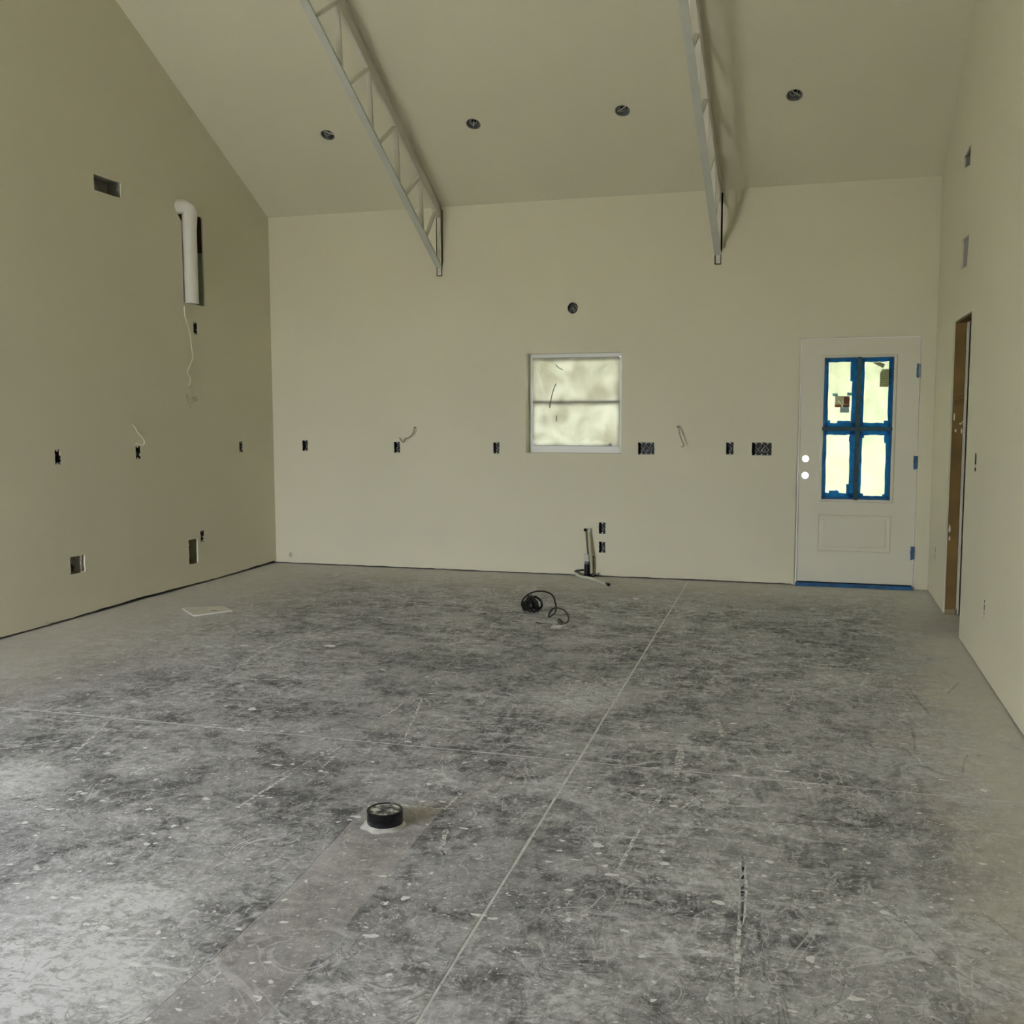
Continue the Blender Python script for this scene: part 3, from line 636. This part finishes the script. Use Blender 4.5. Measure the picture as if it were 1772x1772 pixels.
# ================================================================== WINDOW
w1 = bpy.data.objects.new('window_1', None); COL.objects.link(w1); w1.location = ((WIN[0] + WIN[1]) / 2, YB + .12, WIN[2]); struct(w1)
def Wn(mb, name, material, parent=None, smooth=None): return mb.build(name, material, parent or w1, smooth, root=w1)
x0, x1, z0, z1 = WIN; fy0, fy1 = YB + .112, YB + .162
fr = MB(); fr.box(x0, x0 + .036, fy0, fy1, z0, z1).box(x1 - .036, x1, fy0, fy1, z0, z1).box(x0 + .036, x1 - .036, fy0, fy1, z1 - .032, z1).box(x0 + .036, x1 - .036, fy0 - .012, fy1, z0, z0 + .060)
Wn(fr, 'window_frame', M_vinyl)
zm = 1.545
for nm, (a, b, y) in {'upper': (zm - .01, z1 - .036, YB + .145), 'lower': (z0 + .060, zm + .022, YB + .128)}.items():
    s_ = MB(); xa, xb = x0 + .036, x1 - .036; t_ = .012
    s_.box(xa, xa + t_, y, y + .016, a, b).box(xb - t_, xb, y, y + .016, a, b).box(xa + t_, xb - t_, y, y + .016, b - .028, b).box(xa + t_, xb - t_, y, y + .016, a, a + t_)
    so = Wn(s_, 'sash', M_vinyl)
    Wn(MB().box(xa + t_, xb - t_, y + .006, y + .009, a + t_, b - .028), 'pane', M_glass, so)
sh = thing('plastic_sheet', 'wrinkled translucent plastic sheet taped over the window', 'plastic sheet', (-2.03, YB + .108, 1.155))
fx0, fx1, fz0, fz1 = -2.432, -1.634, 1.158, 1.953
mb = MB(); n = 90
for j in range(n + 1):
    for i in range(n + 1):
        u, v = i / n, j / n; y = 0
        for (cu, cv, fq, am) in ((0, 1, 26, .006), (1, 1, 22, .006), (.45, 0, 20, .004), (1, 0, 24, .003)):
            dx, dy = u - cu, v - cv; r = math.hypot(dx, dy); a = math.atan2(dy, dx); y += am * math.sin(fq * a + 3 * r) * math.exp(-3.2 * r) * min(1, r * 8)
        edge = min(u, 1 - u, v, 1 - v); y = y * min(1, edge * 12 + .15) + .004 * math.sin(6 * u + 1) * math.sin(5 * v)
        mb.v.append((fx0 + (fx1 - fx0) * u + (.012 * (1 - min(1, v * 10)) if u == 0 else 0), YB + .106 + y, fz0 + (fz1 - fz0) * v))
mb.f = [(j * (n + 1) + i, j * (n + 1) + i + 1, (j + 1) * (n + 1) + i + 1, (j + 1) * (n + 1) + i) for j in range(n) for i in range(n)]
M_sheet = translucent('oversprayed_plastic', (.125, .122, .088), vscale=5.5, col2=(.062, .057, .036), lo=.38, hi=.66, front=.30, fcol=(.62, .60, .50), bump=.15, det=7)
mb.build('film', M_sheet, sh, True, root=sh)
MB().add([(-1.735, YB + .098, 1.168), (-1.712, YB + .098, 1.154), (-1.694, YB + .098, 1.176), (-1.718, YB + .098, 1.190)], [(0, 1, 2, 3)]).build('tape_piece', mat('grey_blue_tape', (.28, .31, .34), .6), sh, root=sh)
for px in ([(962, 664), (957, 677), (953, 693), (951, 706)], [(963, 719), (963, 727), (963, 729)], [(962, 631), (966, 636), (974, 640)]):
    P = catmull([onB(u, v, YB + .100) for u, v in px], 5); MB().tube(P, .005 if len(px) != 3 else .004, 6).build('paint_drip', mat('dark_drip', (.10, .095, .06), .6), sh, root=sh)

# ================================================================== OUTLET BOXES
def open_box(w_, h_, d_, t_=.003):
    mb = MB(); a, b = w_ / 2, h_ / 2
    return mb.box(-a - t_, -a, 0, d_, -b - t_, b + t_).box(a, a + t_, 0, d_, -b - t_, b + t_).box(-a, a, 0, d_, b, b + t_).box(-a, a, 0, d_, -b - t_, -b).box(-a - t_, a + t_, d_, d_ + t_, -b - t_, b + t_)
def outlet(label, loc, rz, w_, h_, group):
    t = thing('outlet_box', label, 'outlet box', loc, rz, group)
    open_box(w_ - .002, h_ - .004, .062).build('box_shell', M_box, t)
    for s in (-1, 1):
        for c in ([0] if w_ < .08 else [-w_ * .3, 0, w_ * .3]):
            MB().box(c - .006, c + .006, .002, .010, s * h_ * .44 - .006, s * h_ * .44 + .006).build('screw_tab', M_wirep, t)
    nw = 1 if w_ < .08 else 4
    for k in range(nw):
        cx = (k - (nw - 1) / 2) * w_ * .72 / nw; sg = rnd.choice([-1, 1])
        p = [(cx + sg * .004, .058, h_ * .34), (cx - sg * .010, .032, h_ * rnd.uniform(.12, .25)), (cx + sg * .012, .016, -h_ * rnd.uniform(.0, .12)), (cx - sg * .004, .030, -h_ * .28), (cx - sg * .012, .05, -h_ * rnd.uniform(.0, .2))]
        MB().tube(catmull(p, 5), .003, 6).build('wire', M_wire, t)
for x, z, ww, hh, lb in BACK_BOX: outlet(lb, (x, YB + .001, z), 0, ww, hh, 'outlet boxes in the walls')
for y, z, ww, hh, lb in LEFT_BOX: outlet(lb, (XL - .001, y, z), PI / 2, ww, hh, 'outlet boxes in the walls')
for y, z, ww, hh, lb in RIGHT_BOX: outlet(lb, (XR + .001, y, z), -PI / 2, ww, hh, 'outlet boxes in the walls')
# round light box above the window
rb = thing('light_box', 'round light fixture box high on back wall above the window', 'light box', (-2.038, YB + .001, 2.375))
MB().lathe([(.049, .055), (.049, 0), (.0455, 0), (.0455, .052), (.0001, .052)], 20).xform(Matrix.Rotation(-PI / 2, 4, 'X')).build('box_shell', M_box, rb, True)
for p in ([(-.02, .05, .02), (-.006, .02, .012), (.012, .012, -.010), (.022, .03, -.026)], [(-.03, .05, 0), (-.012, .022, -.004), (.004, .012, -.022), (.008, .03, -.036)], [(.01, .05, .03), (.022, .018, .022), (.034, .015, .002), (.034, .03, -.008)], [(-.034, .03, -.012), (-.024, .014, -.022), (-.02, .03, -.034)]):
    MB().tube(catmull(p, 6), .0035, 6).build('wire', M_wire, rb)

# ================================================================== CEILING CANS
M_can = mat('can_metal', (.34, .36, .34), .4, .3, var=.35, vscale=18)
CL = ['leftmost round ceiling can opening, beyond the left truss', 'round ceiling can opening just right of the left truss', 'round ceiling can opening just left of the right truss', 'rightmost round ceiling can opening, on the right of the right truss']
for k, (cx, cy) in enumerate(CANS):
    t = thing('ceiling_can', CL[k], 'light can', c3((cx, cy), .001), group='recessed ceiling cans'); t.rotation_euler = (-math.atan(SL), 0, 0)
    MB().lathe([(.0600, .115), (.0600, .002), (.0570, .002), (.0570, .075)], 28).build('housing', M_can, t, True)
    MB().lathe([(.0570, .075), (.0001, .080)], 28).build('shaded_housing_top', M_black, t, True)  # black colour stands in for the shade deep inside the can
    MB().lathe([(.0570, .0), (.0535, .0), (.0525, .010), (.0565, .012)], 28).build('rim', M_can, t, True)
    a = [.5, 1.9, 2.6, .7][k]
    MB().bar((-.05 * math.cos(a), -.05 * math.sin(a), .030), (.05 * math.cos(a), .05 * math.sin(a), .024), .012, .004, (0, 0, 1)).build('bracket', M_wirep, t)
    MB().tube(catmull([(.03, -.02, .075), (.012, .018, .03), (-.02, .02, .018), (-.03, -.01, .02), (.0, -.03, .03)], 5), .004, 6).build('wire', M_wire, t)

# ================================================================== LEFT WALL FITTINGS
def recess(name, label, cat, loc, rz, w_, h_, d_, mat_):
    t = thing(name, label, cat, loc, rz); open_box(w_, h_, d_, .004).build('liner', mat_, t); return t
M_liner = mat('pale_liner', (.50, .47, .38), .7, var=.2)
recess('duct_boot', 'wide rectangular metal duct opening high on left wall', 'duct opening', (XL - .014, (LVENT[0] + LVENT[1]) / 2, (LVENT[2] + LVENT[3]) / 2), PI / 2, .312, .116, .11, M_galv)
t = recess('wall_box', 'square ragged wall opening low on left wall nearest the camera', 'wall opening', (XL - .0135, (LSQ[0] + LSQ[1]) / 2, (LSQ[2] + LSQ[3]) / 2), PI / 2, .165, .14, .075, M_liner)
MB().tube(catmull([(-.06, .07, -.06), (-.045, .02, -.045), (-.03, .0, -.02), (-.045, .03, .0)], 6), .011, 8).build('pipe_end', M_black, t)
MB().tube([(-.035, .02, -.03), (-.03, -.004, -.012)], .008, 8).build('pipe_nozzle', M_pvc, t)
MB().box(.048, .062, .0, .07, -.068, .068).build('stud_edge', M_liner, t)
t = recess('supply_box', 'tall rectangular wall opening low on left wall near the far corner', 'wall opening', (XL - .0135, (LRC[0] + LRC[1]) / 2, (LRC[2] + LRC[3]) / 2), PI / 2, .142, .222, .09, mat('green_liner', (.30, .30, .21), .7, var=.3))
MB().box(-.066, .0, .02, .06, .03, .108).build('dark_block', M_black, t)  # black block in the upper left of the opening
MB().tube([(-.045, .015, .09), (-.04, .01, .05)], .010, 8).build('valve', M_pvc, t)
# duct pipe set into its slot, with an elbow going back into the wall
dp = thing('vent_duct', 'white round vent duct with elbow set into a tall slot on left wall', 'duct', (XL, 7.63, 2.372))
ax = XL + .020; q0 = onL(331, 526, ax); q1 = onL(327.5, 398, ax); ya = (q0.y + q1.y) / 2
R_ = .061
MB().tube([(ax, ya, 2.374), (ax, ya, 2.5), (ax, ya - .002, q1.z)], R_, 28, False).build('pipe', M_pvc, dp, root=dp)
MB().lathe([(R_ + .0015, 0), (R_ + .0015, .006), (R_ - .004, .006), (R_ - .004, 0), (R_ + .0015, 0)], 28, (ax, ya, 2.372)).build('pipe_rim', M_pvc, dp, root=dp)
e1 = onL(328, 372, ax + .02); e2 = onL(325, 362, ax + .025); e3 = onL(318.5, 357, ax + .005)
MB().tube([(ax, ya - .002, q1.z - .004), (e1.x, e1.y, e1.z), (e2.x, e2.y, e2.z + .005), (e3.x, e3.y, e3.z), (XL - .05, e3.y - .06, e3.z - .012), (XL - .1, e3.y - .09, e3.z - .02)], [R_ * .99, R_ * 1.02, R_ * 1.03, R_, R_ * .97, R_ * .97], 28, False).build('elbow', M_pvc, dp, root=dp)
sl = MB(); sl.box(XL - .128, XL - .120, LSLOT[0] - .02, LSLOT[1] + .02, LSLOT[2] - .02, 3.22); sl.box(XL - .12, XL - .0135, LSLOT[1] + .001, LSLOT[1] + .02, LSLOT[2], 3.12)
sl.build('slot_liner', mat('slot_stud', (.09, .055, .03), .9, var=.4), dp, root=dp)
MB().box(XL - .119, XL - .0135, LSLOT[1] - .006, LSLOT[1] + .0005, LSLOT[2], 2.82).build('backing_board', mat('green_board', (.36, .42, .28), .8, var=.2), dp, root=dp)
ms_ = MB().box(XL - .118, XL - .015, LSLOT[0] - .01, LSLOT[1] + .0, LSLOT[2] - .014, LSLOT[2] - .002).build('slot_sill', M_wood, dp, root=dp)
# hanging thread below the duct
P = catmull([onL(u, v, XL + .012) for u, v in [(319, 530), (319.5, 545), (324, 560), (329, 580), (332, 605), (334, 618), (329, 632), (324.5, 645), (329, 654), (329, 662), (326, 668)]], 6)
tag(MB().tube(P, .0038, 6).build('hanging_wire', mat('bright_wire', (.92, .90, .80), .5)), 'thin pale wire dangling below the white vent duct', 'wire')
P = catmull([onL(u, v, XL + .010) for u, v in [(228, 735), (233, 738), (238, 748), (247, 758), (250, 766), (246, 771), (240, 769), (235, 767)]], 6)
tag(MB().tube(P, .0038, 6).build('curled_wire', mat('bright_wire', (.92, .90, .80), .5)), 'thin pale wire curling above an outlet box on left wall', 'wire')
M_smudge = scuff_mat('grey_smudge', (.22, .21, .15), .44, .90, 16)
def smudge(parent, mk, w_, h_):
    n_ = 16; V = [mk(0, 0)] + [mk(w_ * math.cos(2 * PI * k / n_) * rnd.uniform(.6, 1.1), h_ * math.sin(2 * PI * k / n_) * rnd.uniform(.6, 1.1)) for k in range(n_)]
    o = MB().add(V, [(0, 1 + k, 1 + (k + 1) % n_) for k in range(n_)]).build('smudge', M_smudge, parent)
q = onL(329, 684); smudge(wall_left, lambda a, b: (XL + .0008, q.y + a, q.z + b), .06, .10)
q = onL(338, 690); smudge(wall_left, lambda a, b: (XL + .0012, q.y + a, q.z + b), .05, .03)
q2 = onB(504, 960); smudge(wall_back, lambda a, b: (q2.x + a, YB - .0008, q2.z + b), .03, .04)
# debris specks along the foot of the left wall
P = [onL(u, v, XL + .006) for u, v in [(80, 1075), (84, 1080), (92, 1076), (83, 1082)]]
tag(MB().tube(P, .0018, 5).build('drywall_tape_scrap', M_liner), 'small torn scrap sticking out at the foot of left wall', 'scrap')

# ================================================================== BACK WALL CABLE STUBS
def cable(name, label, px, r, y, mm=M_wirep):
    P = [onB(u, v, YB - dy) for u, v, dy in px]; tag(MB().tube(catmull(P, 6), r, 8).build(name, mm), label, 'cable')
cable('cable_stub', 'hooked cable stub sticking out of back wall between two outlet boxes', [(719, 742, -.03), (718.5, 739.5, .01), (716.5, 740.5, .04), (716, 745, .05), (713, 752, .05), (707, 757, .035), (701, 759, .03), (697, 765, .03), (691, 757.5, .03)], .0055, 0, mat('dusty_cable', (.42, .39, .27), .6, var=.2))
cable('cable_stub', 'straight cable stub hanging from back wall between window and door', [(1172, 741, -.03), (1172.5, 738.5, .01), (1174.5, 740, .05), (1176, 750, .07), (1180, 762, .075), (1183.5, 770, .07), (1179.5, 774, .065)], .006, 0, mat('dusty_cable', (.42, .39, .27), .6, var=.2))

# ================================================================== PIPE STUB AT THE BACK WALL
ps = thing('pipe_stub', 'white pipes and black drain stub rising at foot of back wall', 'pipe stub', (-1.87, YB - .06, 0))
def pb(u, v, dy): return onB(u, v, YB - dy)
MB().tube([pb(1023, 996, .06), pb(1022, 965, .06), pb(1017.5, 916, .035)], [.018, .019, .019], 14).build('conduit', mat('cream_conduit', (.55, .54, .38), .5, var=.1), ps, root=ps)
MB().tube([pb(1018, 921, .035), pb(1018, 914.5, .034)], .022, 14).build('coupling', M_pvc, ps, root=ps)
MB().tube([pb(1013.5, 917, .075), pb(1012, 917, .085)], .014, 10).build('cap', M_black, ps, root=ps)
MB().tube([pb(1013.8, 917, .075), pb(1016.5, 950, .075), pb(1020, 985, .085)], .007, 8).build('thin_pipe', mat('dark_line', (.16, .16, .12), .5), ps, root=ps)
MB().tube([pb(1016, 998, .085), pb(1016, 976, .085)], .026, 16).build('drain_stub', M_black, ps, root=ps)
MB().tube([pb(1016, 977, .085), pb(1016.5, 971, .085)], .024, 16).build('drain_collar', mat('grey_collar', (.12, .13, .13), .5), ps, root=ps)
MB().tube([pb(1016.5, 972, .085), pb(1015.5, 965, .085), pb(1015, 959, .085)], [.022, .022, .020], 14).build('drain_sleeve', mat('pale_sleeve', (.62, .62, .56), .5), ps, root=ps)
MB().tube([pb(1025, 962, .05), pb(1026, 975, .05), pb(1025, 992, .06)], .008, 8).build('black_line', M_black, ps, root=ps)
MB().tube([pb(1024, 966, .05), pb(1028, 964, .05)], .006, 8).build('clip', M_black, ps, root=ps)
MB().tube([pb(1020, 997, .07), pb(1026, 996, .09), pb(1030, 993, .09)], [.02, .018, .012], 10).build('black_base', M_black, ps, root=ps)
ft = thing('flexible_tube', 'pale flexible tube with black end cap lying on floor by the pipe stub', 'tube', (-1.75, 8.7, 0))
te = onF(1051, 1012, .008)
FP = catmull([(-1.99, YB - .055, .030), (-1.93, YB - .135, .016), (-1.80, 8.70, .012), te + Vector((-.02, .025, .003)), te + Vector((0, 0, .003))], 6)
MB().tube(FP, .0135, 10).build('hose', mat('pale_hose', (.66, .68, .58), .45, var=.15), ft, root=ft)
MB().tube([te + Vector((-.012, .013, .004)), te + Vector((.018, -.018, .004))], .014, 10).build('end_cap', M_black, ft, root=ft)
MB().tube(catmull([(-1.99, YB - .055, .030), (-1.995, YB - .045, .045), (-1.96, YB - .04, .055), (-1.92, YB - .045, .06)], 5), .009, 8).build('elbow_end', M_black, ft, root=ft)

# ================================================================== FLOOR DRAIN CAP
c = onF(667, 1440); cc = Vector((-1.418, 3.247, 0))
dc = thing('drain_cap', 'black round drain pipe cap with dried plaster, standing on concrete patch', 'drain cap', (cc.x, cc.y, 0))
def cap_mat():
    m = bpy.data.materials.new('plaster_splashed_black'); m.use_nodes = True; N = m.node_tree.nodes; K = m.node_tree.links; p = N['Principled BSDF']
    tc = N.new('ShaderNodeTexCoord'); nz = N.new('ShaderNodeTexNoise'); nz.inputs['Scale'].default_value = 26; nz.inputs['Detail'].default_value = 7; nz.inputs['Roughness'].default_value = .65; K.new(tc.outputs['Object'], nz.inputs['Vector'])
    r = N.new('ShaderNodeValToRGB'); r.color_ramp.elements[0].position = .36; r.color_ramp.elements[0].color = (.02, .021, .021, 1); r.color_ramp.elements[1].position = .56; r.color_ramp.elements[1].color = (.72, .73, .72, 1)
    e = r.color_ramp.elements.new(.46); e.color = (.16, .165, .165, 1)
    K.new(nz.outputs[0], r.inputs[0]); K.new(r.outputs[0], p.inputs['Base Color']); p.inputs['Roughness'].default_value = .6; return m
RC, HC = .064, .057
MB().lathe([(RC - .002, .008), (RC, .012), (RC, HC - .002), (RC - .002, HC), (RC - .006, HC), (RC - .008, HC - .004)], 48).build('cap_wall', mat('glossy_black', (.006, .006, .0065), .18, var=.2), dc, True)
MB().lathe([(RC - .007, HC - .004), (.0001, HC - .003)], 48).build('cap_top', cap_mat(), dc)
mb = MB(); n = 40; V = []
for q, z in ((.85, .009), (1.02, .009), (1.12, .003), (1.22, .0004)):
    for k in range(n):
        a = 2 * PI * k / n; front = .5 + .5 * math.cos(a + PI * .58); r = RC * (1 + (q - 1) * (.35 + 1.3 * front * (1 + .35 * math.sin(7 * a)))) if q > 1 else RC * q
        V.append((r * math.cos(a), r * math.sin(a), z))
mb.add(V, [(i * n + k, i * n + (k + 1) % n, (i + 1) * n + (k + 1) % n, (i + 1) * n + k) for i in range(3) for k in range(n)])
mb.build('plaster_collar', mat('dried_plaster', (.62, .62, .59), .8, var=.25, vscale=30, bump=.4), dc, True)

# ================================================================== CABLE COIL ON THE FLOOR
ck = thing('cable_coil', 'black cable coiled in a knot with loops trailing on the floor', 'cable', (-1.93, 7.10, 0))
cc = Vector((-1.925, 7.10, 0))
def ring_pts(c_, r, ax_, n=28, ph=0, wob_=0.):
    ax_ = Vector(ax_).normalized(); a = ax_.orthogonal().normalized(); b = ax_.cross(a)
    return [Vector(c_) + (a * math.cos(2 * PI * k / n + ph) + b * math.sin(2 * PI * k / n + ph)) * (r + wob_ * math.sin(3 * 2 * PI * k / n)) for k in range(n + 1)]
axd = Vector((-.75, -.65, -.12))
for i, (o, r) in enumerate([(-.052, .026), (-.034, .038), (-.014, .050), (.008, .060), (.030, .060), (.050, .048)]):
    p = cc + Vector((0, 0, .068)) - axd.normalized() * o
    MB().tube(ring_pts(p, r, axd + Vector((rnd.uniform(-.25, .25), rnd.uniform(-.25, .25), rnd.uniform(-.3, .3))), 24, 0, .004), .0088, 8, False).build('cable_loop', M_cable, ck, root=ck)
def fp(px, y0, mm, r, name):
    P = catmull([onB(u, v, y) for u, v, y in px], 6); MB().tube(P, r, 8).build(name, mm, ck, root=ck)
yp = 7.07
fp([(909, 1057, yp), (903, 1048, yp - .03), (904, 1040, yp - .03), (911, 1031, yp - .02), (923, 1024.5, yp), (937, 1023, yp), (950, 1026, yp - .02), (958, 1033, yp - .04), (961, 1043, yp - .06), (962.5, 1051, yp - .08), (961, 1059, yp - .10), (955, 1065, yp - .13), (949.5, 1067.5, yp - .15), (951, 1061, yp - .15), (956, 1054, yp - .15), (963, 1051.5, yp - .16)], yp, M_cable, .0058, 'cable_lead')
fp([(962, 1051.5, yp - .16), (968, 1053, yp - .18), (976, 1056, yp - .21), (981, 1062, yp - .24), (984, 1070, yp - .27), (982, 1076, yp - .29), (977, 1078, yp - .29), (972, 1075, yp - .28), (968, 1071.5, yp - .27)], yp, M_rcable, .0062, 'cable_tail')
fp([(970, 1082, yp - .30), (968, 1076, yp - .29), (966.5, 1071, yp - .28)], yp, mat('olive_sheath', (.085, .078, .05), .5), .013, 'thick_sheath')
fp([(928, 1078, yp - .285), (940, 1080, yp - .29), (956, 1082, yp - .30)], yp, M_rcable, .006, 'cable_end')
fp([(906, 1045, yp), (908, 1041, yp), (911, 1043, yp), (912, 1047, yp)], yp, M_cable, .006, 'cable_eye')
MB().tube(ring_pts(onB(927, 1043, yp + .02), .014, (.2, -1, .1), 16), .005, 8, False).build('cable_eye', M_cable, ck, root=ck)
mb = MB()
for k in range(14):
    q = onF(966 + rnd.uniform(-12, 14), 1084 + rnd.uniform(-2, 3)); splat(mb, q.x, q.y, rnd.uniform(.008, .022), rnd.uniform(.008, .02), .006, 8)
tag(mb.build('plaster_crumbs', mat('dried_plaster', (.6, .6, .57), .8)), 'pale crumbs of plaster heaped beside the trailing cable end', 'crumbs'); bpy.data.objects['plaster_crumbs']['kind'] = 'stuff'

# ================================================================== BOARD SCRAP
pp = [onF(u, v) for u, v in ((315, 1054), (385, 1050), (403, 1058), (335, 1067))]
mb = MB(); mb.v = [(p.x, p.y, z) for z in (.0006, .0095) for p in pp]; mb.f = [(3, 2, 1, 0), (4, 5, 6, 7)] + [(k, (k + 1) % 4, 4 + (k + 1) % 4, 4 + k) for k in range(4)]
bs = thing('board_scrap', 'flat pale drywall scrap lying on floor near left wall', 'board', (pp[0].x, pp[0].y, 0))
mb.f = [tuple(f) for f in mb.f]; mb.build('board', M_card, bs, root=bs)
q = onF(369, 1056.5, .0095); MB().box(q.x - .02, q.x + .03, q.y - .006, q.y + .008, .0092, .0100).build('pencil_mark', mat('dark_mark', (.13, .12, .10), .8), bs, root=bs)

# ================================================================== RIGHT WALL: UNFINISHED DOORWAY AND VENTS
d2 = bpy.data.objects.new('door_2', None); COL.objects.link(d2); d2.location = (XR + .06, RDOOR[1], 0); struct(d2)
sx0, sx1 = XR + .014, XR + .083
MB().box(sx0, sx1, RDOOR[1], RDOOR[1] + .036, .041, RDOOR[3] - .005).build('stud', M_wood, d2, root=d2)
MB().box(sx0, sx1, RDOOR[0] - .038, RDOOR[0] - .002, .0, RDOOR[3] - .005).build('stud', M_wood, d2, root=d2)
MB().box(sx0, sx1, RDOOR[0] - .038, RDOOR[1] + .036, RDOOR[3] - .005, RDOOR[3] + .085).build('header', M_wood, d2, root=d2)
MB().box(sx0 - .002, sx1 + .001, RDOOR[1] - .012, RDOOR[1] + .036, .0012, .040).build('bottom_plate', mat('pale_lumber', (.40, .31, .17), .8, var=.3, vscale=12), d2, root=d2)
gs = MB()
for k, z in enumerate((1.553, 1.532, 1.518, 1.503)):
    for i in range(5): gs.box(sx0 + .010 + i * .011, sx0 + .010 + i * .011 + rnd.uniform(.005, .009), RDOOR[1] - .0008, RDOOR[1], z + i * .003, z + i * .003 + .0055)
gs.build('grade_stamp', mat('stamp_ink', (.05, .03, .015), .8), d2, root=d2)
dm = MB()
for (x, z, a, b) in ((.055, 1.372, .012, .006), (.068, 1.385, .008, .005), (.025, 1.325, .007, .012), (.010, .62, .008, .03), (.012, .55, .006, .02), (.064, 1.32, .006, .02), (.012, 1.42, .006, .03)):
    n_ = 9; V = [(sx0 + x, RDOOR[1] - .002, z)] + [(sx0 + x + a * math.cos(2 * PI * k / n_) * rnd.uniform(.7, 1.2), RDOOR[1] - .0003, z + b * math.sin(2 * PI * k / n_) * rnd.uniform(.7, 1.2)) for k in range(n_)]
    dm.add(V, [(0, 1 + (k + 1) % n_, 1 + k) for k in range(n_)])
dm.build('paint_smears', M_wall, d2, root=d2)
recess('duct_boot', 'narrow dark duct opening high on right wall', 'duct opening', (XR + .014, 7.545, 3.115), -PI / 2, .325, .135, .085, M_galv)
recess('wall_recess', 'pale rectangular recess on right wall below the high duct opening', 'wall opening', (XR + .014, 7.472, 2.507), -PI / 2, .33, .215, .07, mat('recess_liner', (.42, .40, .35), .7, var=.2))
